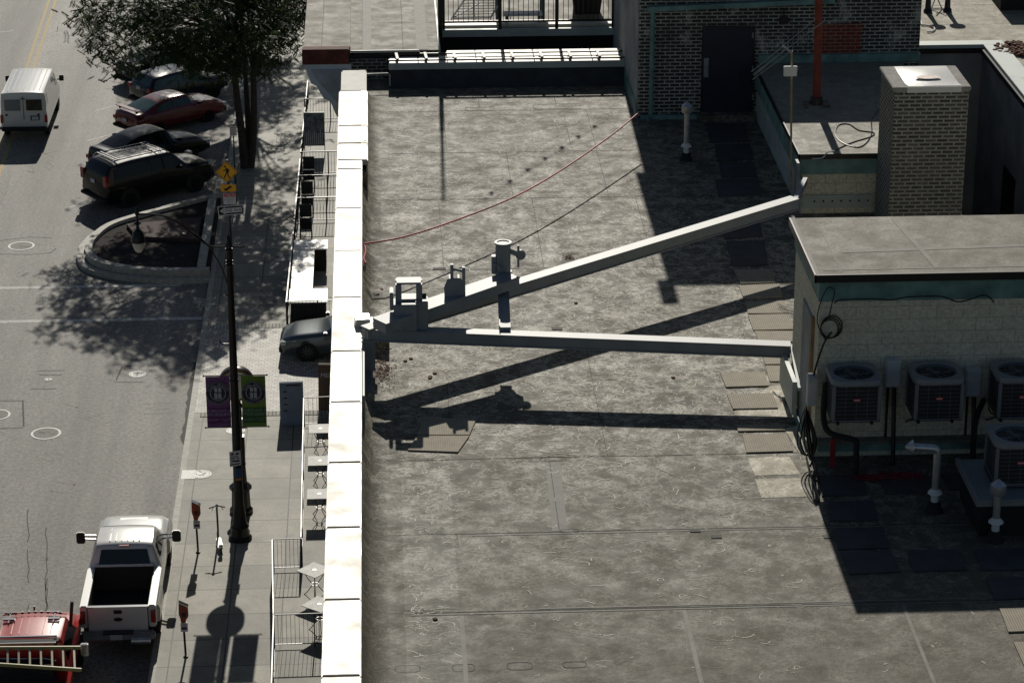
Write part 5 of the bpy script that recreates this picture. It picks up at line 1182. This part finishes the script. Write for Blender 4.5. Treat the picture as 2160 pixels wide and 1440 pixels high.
def std_extra(L,W,zb,zt,tail=m_tail,plate=True,tl=(.55,.2,.12)):
    def f(o,ST,W_):
        xr=ST[0][0];xf=ST[-1][0]
        for s in (-1,1):
            b=MB();b.box(xr+.06,s*(W-.16),tl[0],.14,.26,tl[2]+.04);b.obj('tail_light',tail,o,bevel=.02)
            b=MB();b.box(xf-.14,s*(W-.2),tl[0]+.0,.22,.3,.13);b.obj('headlight',m_head,o,bevel=.03)
            b=MB();b.box(xf-(xf-xr)*.33,s*(W+.07),zt,.12,.18,.13);b.obj('side_mirror',m_black,o,bevel=.02)
        b=MB();b.box(xr+.02,0,zb+.02,.2,2*W-.16,.14);b.obj('rear_bumper',m_blackm,o,bevel=.03)
        b=MB();b.box(xf-.04,0,zb+.05,.12,2*W-.3,.22);b.obj('grille',m_grille,o,bevel=.02)
        if plate: b=MB();b.box(xr-.03 if True else 0,0,tl[0]+.02,.02,.3,.15);b.obj('licence_plate',m_plate,o)
    return f
def sedan(h=1.42,W=.9,L=4.7,tr=.98):     # coupe-like saloon, x forward
    a=L/2
    return [(-a,.38,W*.84,.62,W*.68,.84,.88),(-a+.1,.24,W*.95,.74,W*.78,tr-.03,tr+.02),(-a+.5,.22,W*.99,.88,W*.8,tr,tr+.05),(-a+1.35,.2,W,.92,W*.68,h-.16,h-.08),(-a+1.95,.2,W,.92,W*.66,h-.05,h),
            (.40,.2,W,.92,W*.66,h-.07,h-.01),(a-1.75,.2,W,.90,W*.74,1.06,1.13),(a-1.4,.2,W,.87,W*.85,.94,1.0),(a-.5,.22,W*.98,.76,W*.82,.83,.89),(a-.12,.26,W*.9,.62,W*.7,.68,.74),(a,.34,W*.76,.52,W*.5,.56,.6)]
hd=math.radians(40)
def at_rear(x,y,L): return (x+math.cos(hd)*L/2,y+math.sin(hd)*L/2,0)
g='cars parked at an angle under the tree'
car('parked_car','black saloon parked between the red car and the large black suv',at_rear(-11.4,107.3,5.0),hd,sedan(1.5,.95,5.0,1.06),m_paintk,.91,(2,3,5,6),(-1.4,1.45),.33,g,extra=std_extra(5.0,.95,.25,1.0))
car('parked_car','red coupe with rear spoiler parked under the tree',at_rear(-10.8,112.95,4.8),hd,sedan(1.38,.92,4.8,.96),m_paintr,.88,(2,3,5,6),(-1.3,1.35),.32,g,glass=m_glassg,extra=std_extra(4.8,.92,.22,.92))
sp=[o for o in C.objects if o.get('label','').startswith('red coupe')][0]
b=MB();b.box(-2.2,0,1.12,.26,1.55,.035);b.box(-2.2,.6,1.0,.12,.04,.13);b.box(-2.2,-.6,1.0,.12,.04,.13);b.obj('spoiler',m_paintr,sp,bevel=.01)
car('parked_car','farthest black saloon half hidden by the tree crown',at_rear(-11.4,120.35,4.9),hd,sedan(1.46,.92,4.9,1.04),m_paintk,.92,(2,3,5,6),(-1.5,1.5),.33,g,glass=m_glassg,extra=std_extra(4.9,.92,.25,.95))
def wagon(h,W,L,z0=1.0):
    a=L/2
    return [(-a,.42,W*.86,.8,W*.72,z0-.05,z0+.03),(-a+.1,.28,W*.97,z0-.04,W*.80,h-.48,h-.40),(-a+.42,.26,W,z0,W*.78,h-.13,h-.05),(-a+1.3,.24,W,z0,W*.77,h-.05,h),(.15,.24,W,z0,W*.77,h-.06,h-.01),(a-1.95,.24,W,z0-.02,W*.78,h-.12,h-.05),
            (a-1.3,.24,W,z0-.06,W*.86,z0+.06,z0+.12),(a-.9,.24,W,z0-.1,W*.86,z0-.02,z0+.05),(a-.25,.28,W*.95,z0-.16,W*.78,z0-.12,z0-.04),(a,.4,W*.8,z0-.35,W*.6,z0-.3,z0-.25)]
car('parked_car','dark blue grey hatchback with upright tail parked beyond the red coupe',at_rear(-10.5,116.85,4.3),hd,wagon(1.5,.87,4.3,.92),m_paintg,.87,(.9,2,5,6),(-1.25,1.3),.31,g,glass=m_glassg,extra=std_extra(4.3,.87,.3,.95,tl=(.85,.2,.14)))
def suvx(o,ST,W):
    std_extra(5.1,W,.36,1.15,tl=(1.0,.2,.4))(o,ST,W)
    b=MB()
    for s in (-1,1): b.tube([(-2.1,s*.66,1.86),(-2.0,s*.66,1.93),(.35,s*.66,1.93),(.5,s*.66,1.85)],.022,6)
    b.obj('roof_rail',m_chrome,o)
    for x in (-1.9,-1.75,.1): b=MB();b.box(x,0,1.93,.05,1.36,.03);b.obj('roof_bar',m_black,o)
    b=MB()
    for k in range(5): b.box(-.85,-.44+k*.22,1.855,1.9,.03,.012)
    b.obj('roof_rib',m_paintk,o)
car('parked_car','large black suv with roof rails parked nearest the planter',at_rear(-11.15,103.15,5.1),math.radians(37),wagon(1.86,.98,5.1,1.15),m_paintk,.98,(.9,2,5,6),(-1.5,1.55),.38,g,extra=suvx)
# slate saloon leaving the alley
car('parked_car','slate blue saloon nosing out of the alley onto the brick apron',(-3.45+2.35,86.85,0.155),PI-.03,sedan(1.45,.90,4.75,1.0),m_paintb,.90,(2,3,5,6),(-1.4,1.42),.34,None,glass=m_glassg,extra=std_extra(4.75,.90,.22,.95))
# white van
o=thing('white_van','white cargo van driving away in the left lane','van',(-14.98,112.4,0))
W=.99
ST=[(0,.45,W*.96,1.2,W*.88,1.9,2.0),(.05,.4,W,1.2,W*.9,1.98,2.06),(.5,.38,W,1.2,W*.88,2.0,2.08),(3.4,.38,W,1.2,W*.87,1.98,2.07),(4.1,.38,W,1.15,W*.84,1.9,1.98),(4.9,.38,W,1.1,W*.88,1.2,1.28),(5.1,.4,W*.97,1.0,W*.85,1.05,1.12),(5.5,.45,W*.88,.8,W*.7,.85,.9)]
def yfwd(b): # turn x-forward builder into +Y forward
    b.v=[(-v[1],v[0],v[2]) for v in b.v];return b
b=MB();VV=[0,1,2,3,3.5,4,4.5,5,5.5,6,6.5,7,7.5,8];vs=[];m=len(VV);NU=35
for i in range(NU+1):
    row=[surf(ST,7*i/NU,v,1) for v in VV];vs+=row+[Vector((p.x,-p.y,p.z)) for p in reversed(row[1:-1])]
k=2*m-2;b.add(vs,[(i*k+j,i*k+(j+1)%k,(i+1)*k+(j+1)%k,(i+1)*k+j) for i in range(NU) for j in range(k)]+[tuple(range(k)),tuple(NU*k+j for j in range(k))[::-1]]);yfwd(b).obj('body',m_paintw,o,smooth=True,ang=35)
for x in (-.45,.45): b=MB();b.box(x,-.012,1.28,.66,.02,.48);b.obj('rear_window',m_glass if x>0 else m_gray,o,bevel=.015)
for s in (-1,1):
    b=MB();patch(b,ST,3.4,4.6,4.15,4.85,s,(0,s*.012,0),8,3,(0,.5));yfwd(b).obj('side_window',m_glass,o,smooth=True)
    b=MB();patch(b,ST,1.2,2.2,4.25,4.8,s,(0,s*.012,0),8,3);yfwd(b).obj('side_window',m_glass,o,smooth=True)
    b=MB();b.box(s*.93,-.01,.75,.12,.05,.35);b.obj('tail_light',m_tail,o,bevel=.01)
    b=MB();b.box(s*1.16,4.3,1.35,.2,.1,.26);b.beam((s*.95,4.35,1.4),(s*1.1,4.3,1.42),.05,.05);b.obj('side_mirror',m_black,o,bevel=.02)
b=MB();patch(b,ST,4.1,4.9,6.1,8,1,(.012,0,.012));patch(b,ST,4.1,4.9,6.1,8,-1,(.012,0,.012));yfwd(b).obj('windscreen',m_glass,o,smooth=True)
b=MB()
for x in range(7): b.box(-.66+x*.22,2.0,2.045+.02*(1-abs(x-3)/3),.035,3.4,.03)
b.obj('roof_rib',m_paintw,o,bevel=.008)
b=MB();b.box(0,-.08,.42,1.9,.2,.16);b.obj('rear_bumper',m_blackm,o,bevel=.03)
b=MB();b.box(.0,-.015,.9,.02,.02,1.0);b.box(0,-.02,1.78,.2,.03,.03);b.obj('door_gap',m_black,o)
b=MB();b.box(.47,-.02,.85,.38,.02,.2);pl_=b.obj('plate_holder',m_black,o);b=MB();b.box(.47,-.033,.88,.28,.01,.14);b.obj('licence_plate',m_plate,pl_)
b=MB()
for x in (-.72,.62): b.lathe(x,-.02,[(.05,0),(.05,.02),(0,.02)],10,1.1,'y')
b.obj('door_lock',m_black,o)
for x in (-.85,.85):
    for y in (.9,4.5):
        b=MB();b.lathe(x-.11,y,[(.2,0),(.33,0),(.36,.03),(.36,.19),(.33,.22),(.2,.22)],20,.36,'x');b.obj('wheel',m_rubber,o,smooth=True)
# white pickup
PX=-7.155;o=thing('pickup_truck','white pickup truck with empty black bed parked at the curb','pickup truck',(PX,65.65,0))
b=MB()   # bed and lower body
b.bb(-1.0,-.80,0,2.35,.75,1.40);b.bb(.80,1.0,0,2.35,.75,1.40);b.bb(-.8,.8,.0,.07,.75,1.36);b.bb(-.8,.8,2.25,2.35,.75,1.5);b.obj('bed_side',m_paintw,o,bevel=.03)
b=MB();b.bb(-.79,.79,.07,2.25,.74,.78);b.bb(-.80,-.785,.07,2.25,.78,1.36);b.bb(.785,.80,.07,2.25,.78,1.36);b.bb(-.79,.79,2.235,2.25,.78,1.45)
for k in range(9): b.bb(-.7+k*.165,-.64+k*.165,.1,2.2,.78,.795)
b.obj('bed_liner',m_blackm,o)
b=MB();b.bb(-.80,.80,-.035,.0,.66,1.37);tg=b.obj('tailgate',m_paintw,o,bevel=.02)
b=MB();b.box(0,-.04,1.18,.22,.02,.11);b.obj('tailgate_handle',m_black,tg,bevel=.01)
b=MB();disc(b,0,-.05,1.02,0,.07,20);b.v=[(v[0]*1.7,v[1],1.02+(v[2]-1.02)*.8) for v in b.v];b.obj('oval_emblem',m_black,tg)
b=MB();b.bb(-.80,.80,-.04,.07,1.36,1.385);b.obj('tailgate_cap',m_chrome,tg)
for s in (-1,1):
    b=MB();b.box(s*.93,-.02,.9,.13,.06,.36);b.obj('tail_light',m_tail if s>0 else m_tail,o,bevel=.015)
    b=MB();b.prism_y([(s*.9,.62),(s*1.06,.62),(s*1.07,1.0),(s*1.0,1.15)],.55,1.75);b.obj('rear_fender',m_paintw,o,bevel=.03)
b=MB();b.box(0,-.14,.50,1.95,.22,.2);b.obj('rear_bumper',m_steel,o,bevel=.04)
b=MB();b.box(.0,-.15,.68,.8,.2,.03);b.obj('bumper_step',m_black,o)
b=MB();b.box(-.05,-.255,.52,.32,.012,.15);b.obj('licence_plate',m_plate,o)
W=1.0
ST=[(2.36,.6,W*.98,1.38,W*.84,1.40,1.42),(2.38,.5,W*.99,1.38,W*.86,1.45,1.48),(2.55,.45,W,1.40,W*.77,1.9,1.96),(3.0,.45,W,1.40,W*.77,1.95,2.01),(3.75,.45,W,1.40,W*.76,1.92,1.98),(4.5,.45,W,1.32,W*.86,1.42,1.47),(4.75,.45,W,1.26,W*.88,1.34,1.38),(5.7,.45,W*.99,1.2,W*.86,1.26,1.32),(6.15,.5,W*.95,1.05,W*.8,1.12,1.18),(6.3,.55,W*.88,.9,W*.7,.95,1.0)]
n=len(ST)-1;NU=n*5;b=MB();vs=[];k=2*len(VV)-2
for i in range(NU+1):
    row=[surf(ST,n*i/NU,v,1) for v in VV];vs+=row+[Vector((p.x,-p.y,p.z)) for p in reversed(row[1:-1])]
b.add(vs,[(i*k+j,i*k+(j+1)%k,(i+1)*k+(j+1)%k,(i+1)*k+j) for i in range(NU) for j in range(k)]+[tuple(range(k)),tuple(NU*k+j for j in range(k))[::-1]]);yfwd(b).obj('cab',m_paintw,o,smooth=True,ang=38)
b=MB()
b.add([(-.70,2.36,1.48),(.70,2.36,1.48),(.62,2.50,1.86),(-.62,2.50,1.86)],[(0,1,2,3)]);b.v=[(v[0],v[1]-.02,v[2]) for v in b.v];b.obj('rear_window',m_glass,o)
b=MB();b.box(0,2.52,1.92,.26,.06,.05);b.obj('brake_light',m_tail,o)
b=MB()
for i in range(6): b.box(-.4+i*.16,2.95,1.985,.045,.5,.035);b.box(-.4+i*.16,3.45,1.98,.05,.18,.03)
b.obj('roof_rib',m_paintw,o,bevel=.012)
for s in (-1,1):
    b=MB();patch(b,ST,2.5,4.6,4.15,4.85,s,(0,s*.012,0),8,3,(.1,.5));yfwd(b).obj('side_window',m_glass,o,smooth=True)
    b=MB();b.box(s*1.32,3.85,1.42,.24,.12,.34);b.obj('side_mirror',m_black,o,bevel=.03)
    b=MB();b.beam((s*.9,3.9,1.5),(s*1.22,3.86,1.55),.05,.04);b.beam((s*.9,3.9,1.62),(s*1.22,3.86,1.65),.05,.04);b.obj('mirror_arm',m_chrome,o)
    b=MB();b.prism_y([(s*.9,.6),(s*1.05,.6),(s*1.05,1.05),(s*.97,1.15)],4.7,6.0);b.obj('front_fender',m_paintw,o,bevel=.05)
b=MB();patch(b,ST,4.15,4.9,6.1,8,1,(.012,0,.012));patch(b,ST,4.15,4.9,6.1,8,-1,(.012,0,.012));yfwd(b).obj('windscreen',m_glass,o,smooth=True)
b=MB();b.box(0,5.25,1.30,.8,.9,.03);b.obj('hood_bulge',m_paintw,o,bevel=.03)
for x in (-.88,.88):
    for y in (1.15,5.25):
        b=MB();b.lathe(x-.14,y,[(.2,0),(.38,0),(.4,.03),(.4,.25),(.38,.28),(.2,.28)],20,.4,'x');b.obj('wheel',m_rubber,o,smooth=True)
b=MB();b.box(0,3.1,.4,1.7,5.6,.33);b.obj('chassis',m_blackm,o)
b=MB();b.cyl((.35,-.3,.52),(.85,-.3,.52),.09,n=12);b.obj('muffler',m_galv,o)
# red rescue truck, bottom left corner
RX=-9.1;o=thing('red_rescue_truck','red service truck with roof light bar and rear rack at the bottom left corner','truck',(RX,62.55,0))
W=1.0
ST=[(.0,.6,W*.98,1.3,W*.84,1.36,1.4),(.1,.5,W,1.3,W*.8,1.9,1.96),(.5,.45,W,1.3,W*.8,1.96,2.02),(1.2,.45,W,1.3,W*.8,1.95,2.02),(1.55,.45,W,1.3,W*.78,1.88,1.95),(2.2,.45,W,1.25,W*.86,1.3,1.36),(2.4,.45,W,1.15,W*.86,1.22,1.28),(3.3,.5,W*.95,1.05,W*.8,1.1,1.16),(3.45,.55,W*.85,.9,W*.7,.95,1.0)]
n=len(ST)-1;NU=n*5;b=MB();vs=[];k=2*len(VV)-2
for i in range(NU+1):
    row=[surf(ST,n*i/NU,v,1) for v in VV];vs+=row+[Vector((p.x,-p.y,p.z)) for p in reversed(row[1:-1])]
m_redl=M('rescue_red',(.55,.035,.03),.28,coat=.8,var=.05)
b.add(vs,[(i*k+j,i*k+(j+1)%k,(i+1)*k+(j+1)%k,(i+1)*k+j) for i in range(NU) for j in range(k)]+[tuple(range(k)),tuple(NU*k+j for j in range(k))[::-1]]);b.v=[(v[0],v[1],v[2]) for v in b.v];yfwd(b).obj('cab',m_redl,o,smooth=True,ang=38)
b=MB()
for i in range(6): b.box(-.5+i*.2,.85,2.0,.02,.9,.03)
b.obj('roof_rib',m_redl,o,bevel=.006)
b=MB();pts=[(-.82+i*.164,1.45+.12*math.sin(PI*i/10),2.03) for i in range(11)];b.tube(pts,.018,6);b.obj('light_bar',m_redl,o)
for i in range(9):
    p=pts[i+1];b=MB();b.box(p[0],p[1]-.02,2.02,.07,.07,.06);b.obj('marker_light',m_black,o,bevel=.01)
for x in (-.62,.52):
    b=MB();b.box(x,1.5,2.05,.32,.05,.04);b.box(x,1.2,2.04,.03,.5,.03);b.box(x,1.15,2.03,.3,.1,.05);b.obj('roof_lamp_mount',m_chrome,o)
for y,z in ((.18,2.03),(-.12,2.0)): b=MB();b.box(-.05,y,z,1.5,.07,.04);b.obj('rack_bar',m_chrome,o,bevel=.01)
b=MB();b.box(-.05,.03,1.98,1.6,.16,.05);b.box(-.78,.1,1.5,.08,.08,.55);b.box(.66,.1,1.5,.08,.08,.55);b.obj('rack_frame',m_blackm,o)
for s in (-1,1):
    b=MB();patch(b,ST,1.0,5.6,4.15,4.85,s,(0,s*.012,0),8,3,(.1,.5));yfwd(b).obj('side_window',m_glass,o,smooth=True)
    b=MB();b.prism_y([(s*.9,.6),(s*1.05,.6),(s*1.06,1.2),(s*.97,1.3)],-2.6,-.1);b.obj('bed_side',m_redl,o,bevel=.03)
b=MB();b.box(1.32,.62,1.25,.2,.12,.34);b.beam((.95,.7,1.5),(1.25,.62,1.55),.04,.04);b.obj('side_mirror',m_chrome,o,bevel=.02)
b=MB();b.box(0,-1.4,.55,1.85,2.7,.3);b.obj('bed_floor',m_blackm,o)
b=MB();b.box(-.1,-.55,.85,1.5,.9,.75);b.box(.3,-1.3,.85,.5,.5,.3);b.obj('tool_box',m_blackm,o,bevel=.02)
b=MB();b.tube([(-.8,-.15,1.62),(-.2,-.3,1.68),(.4,-.2,1.62),(.7,-.4,1.66)],.02,6);b.obj('strap',m_chrome,o)
b=MB();b.tube([(.95,1.0,1.9),(1.0,1.05,2.4),(1.03,1.0,2.62)],.045,8);b.obj('snorkel',m_black,o,smooth=True)
b=MB();b.cyl((-.05,1.75,1.95),(-.05,1.75,2.12),.025);b.obj('aerial',m_black,o)
for x in (-.88,.88):
    for y in (-1.4,2.6):
        b=MB();b.lathe(x-.14,y,[(.2,0),(.38,0),(.4,.03),(.4,.25),(.38,.28),(.2,.28)],20,.4,'x');b.obj('wheel',m_rubber,o,smooth=True)
ld=thing('yellow_ladder','yellow ladder with grey rungs lying across the red truck','ladder',(RX,61.5,1.7))
a0,a1=at(-40,1366,1.98),at(170,1365,1.98);c0_,c1_=at(-40,1398,1.78),at(172,1412,1.78)
b=MB();b.beam(a0,a1,.05,.09);b.obj('rail',m_lyel,ld,w=True,bevel=.006);b=MB();b.beam(c0_,c1_,.05,.09);b.obj('rail',m_lyel,ld,w=True,bevel=.006)
for i in range(9):
    t=(i+.4)/9;b=MB();b.beam(a0.lerp(a1,t),c0_.lerp(c1_,t),.05,.035);b.obj('rung',m_alu,ld,w=True)
p=at(62,1434,1.3);b=MB();b.box(p.x,p.y,1.05,1.25,.75,.25,.02);t=b.obj('blue_tarp',m_blue,bevel=.04);tag(t,'blue tarp in the dark bed of the red truck','tarp')
# ================================================================ TREE
def tree(label,TX,TY,stems_,cen,rad,nclump,extra,seed,gr):
    rnd=random.Random(seed)
    tr_=thing('street_tree',label,'tree',(TX,TY,.15),0,gr)
    b=MB();stems=[]
    for dx,dy,tx,ty,tz,r in stems_:
        P=[(TX+dx*.4,TY+dy*.4,.15),(TX+dx,TY+dy,1.5),((TX+dx+tx)/2+rnd.uniform(-.15,.15),(TY+dy+ty)/2,3.8),(tx,ty,tz)]
        Q=smooth(P,5);b.rings(Q,[r*(1.25-.75*i/(len(Q)-1)) for i in range(len(Q))],9);stems.append(Vector(P[-1]))
    b.obj('trunk',m_bark,tr_,w=True,smooth=True,ang=80)
    cen=Vector(cen);clumps=[]
    while len(clumps)<nclump:
        v=Vector((rnd.gauss(0,1),rnd.gauss(0,1),rnd.gauss(0,1))).normalized()*rnd.uniform(.35,1)**.6
        p=cen+Vector((v.x*rad[0],v.y*rad[1],v.z*rad[2]*(1 if v.z>0 else .75)))
        if p.z<(5.4 if p.x<TX-2.2 else 4.4): continue
        if p.x<TX-2.6 and p.z<7.6 and rnd.random()<.4: continue
        clumps.append(p)
    clumps+=[Vector(c) for c in extra]
    b=MB()
    for p in clumps:
        s=min(stems,key=lambda q:(q-p).length);m_=(s+p)/2+Vector((0,0,.35));Q=smooth([tuple(s-Vector((0,0,.5))),tuple(m_),tuple(p)],3);b.rings(Q,[.05-.038*i/(len(Q)-1) for i in range(len(Q))],5)
    b.obj('branches',m_bark,tr_,w=True,smooth=True,ang=80)
    vs=[];fs=[]
    for p in clumps:
        for k_ in range(54):
            o_=p+Vector((rnd.gauss(0,.44),rnd.gauss(0,.46),rnd.gauss(0,.32)));a=rnd.uniform(0,2*PI);d=Vector((math.cos(a),math.sin(a),-rnd.uniform(.1,1.1))).normalized()
            n_=Vector((rnd.gauss(0,.4),rnd.gauss(0,.4),1)).normalized();side=d.cross(n_).normalized();Ln=rnd.uniform(.25,.45)
            for j in range(6):
                c_=o_+d*Ln*(j+.5)/6
                for s in (-1,1):
                    dd=(side*s+d*.55+Vector((0,0,-.25))).normalized();l=rnd.uniform(.10,.17);sd_=dd.cross(n_).normalized()*.028;i=len(vs)
                    vs.extend([c_,c_+dd*l*.5+sd_,c_+dd*l,c_+dd*l*.5-sd_]);fs.append((i,i+1,i+2,i+3))
    b=MB();b.add(vs,fs);b.obj('crown',m_leaf,tr_,w=True)
gt='honey locust trees along the curb'
tree('nearer leafy honey locust with dark multiple trunks beside the crossing sign',-5.45,107.6,((-.15,0,-5.75,107.4,6.2,.17),(.3,.1,-5.05,107.6,7.2,.16),(.1,.3,-5.5,108.2,6.8,.13)),(-7.1,105.9,7.5),(4.6,5.5,3.3),128,
 [(-4.2,107,4.6),(-3.9,106.2,5.2),(-3.7,108,5.6),(-10.6,105.2,5.6),(-11.2,106,6.2),(-9.8,104.2,5.4),(-11.6,107,6.8),(-3.3,106.5,6.8),(-3.0,107.6,6.4),(-3.6,105.5,7.4),(-4.4,105.6,6.4),(-5.2,104.8,7),(-4.8,106,5.2),(-3.6,105,6.2),(-5.6,103.9,6.0),(-4.2,104.2,7.8),(-5.6,110,6.2),(-4.6,110.4,6.8),(-4.0,111,6.0),(-3.6,110,7.2),(-5.2,111.6,7.4),(-4.2,112.2,7.8),(-6.2,111.2,7.0),(-3.4,112,6.6),(-4.8,113,8.2),(-6.4,112.4,8.0),(-5.4,109,5.4),(-4.4,109.2,5.8)],21,gt)
tree('farther honey locust whose crown reaches out of the top of the frame',-5.6,121.5,((0,0,-6.2,121.2,5.8,.17),(.2,.2,-5.0,121.8,6.5,.15)),(-6.9,120.8,8.6),(4.4,4.8,3.0),90,
 [(-3.4,120.5,5.6),(-3.0,121,6.0),(-4.2,119.4,5.8)],33,gt)
tree('farthest honey locust standing at the very top of the frame by the curb',-5.5,134.5,((0,0,-6.0,134.2,5.8,.15),(.2,.2,-5.0,134.8,6.5,.13)),(-6.9,134,8.8),(4.4,5.0,3.0),80,[],35,gt)
# ================================================================ LIGHT AND CAMERA
el=math.radians(30.2);ax_,ay_=.0204,1.0
n_=math.hypot(ax_,ay_);D=Vector((ax_/n_*math.cos(el),ay_/n_*math.cos(el),math.sin(el)))   # towards the sun
sd=bpy.data.lights.new('sun','SUN');sd.energy=SUN;sd.angle=math.radians(.53);sd.color=(1,.945,.84)
so=bpy.data.objects.new('sun',sd);C.objects.link(so);so.rotation_euler=D.to_track_quat('Z','Y').to_euler();so.location=(0,60,60)
w=bpy.data.worlds.new('World');bpy.context.scene.world=w;w.use_nodes=True;t=w.node_tree
sk=t.nodes.new('ShaderNodeTexSky');sk.sky_type='NISHITA';sk.sun_disc=False;sk.sun_elevation=el;sk.sun_rotation=math.atan2(D.x,D.y);sk.altitude=200;sk.dust_density=.6
t.links.new(sk.outputs[0],t.nodes['Background'].inputs[0]);t.nodes['Background'].inputs[1].default_value=SKY
cd_=bpy.data.cameras.new('camera');cd_.sensor_width=36;cd_.lens=F/2160*36;cd_.clip_start=1;cd_.clip_end=6000
co=bpy.data.objects.new('camera',cd_);C.objects.link(co);co.location=(0,0,H)
co.matrix_world=Matrix(((rt[0],up[0],-fw[0],0),(rt[1],up[1],-fw[1],0),(rt[2],up[2],-fw[2],H),(0,0,0,1)))
sc=bpy.context.scene;sc.camera=co
sc.view_settings.view_transform='Standard';sc.view_settings.look='None';sc.view_settings.gamma=1;sc.view_settings.exposure=EXPO
sc.cycles.max_bounces=6;sc.cycles.diffuse_bounces=3
sc.cycles.use_denoising=True
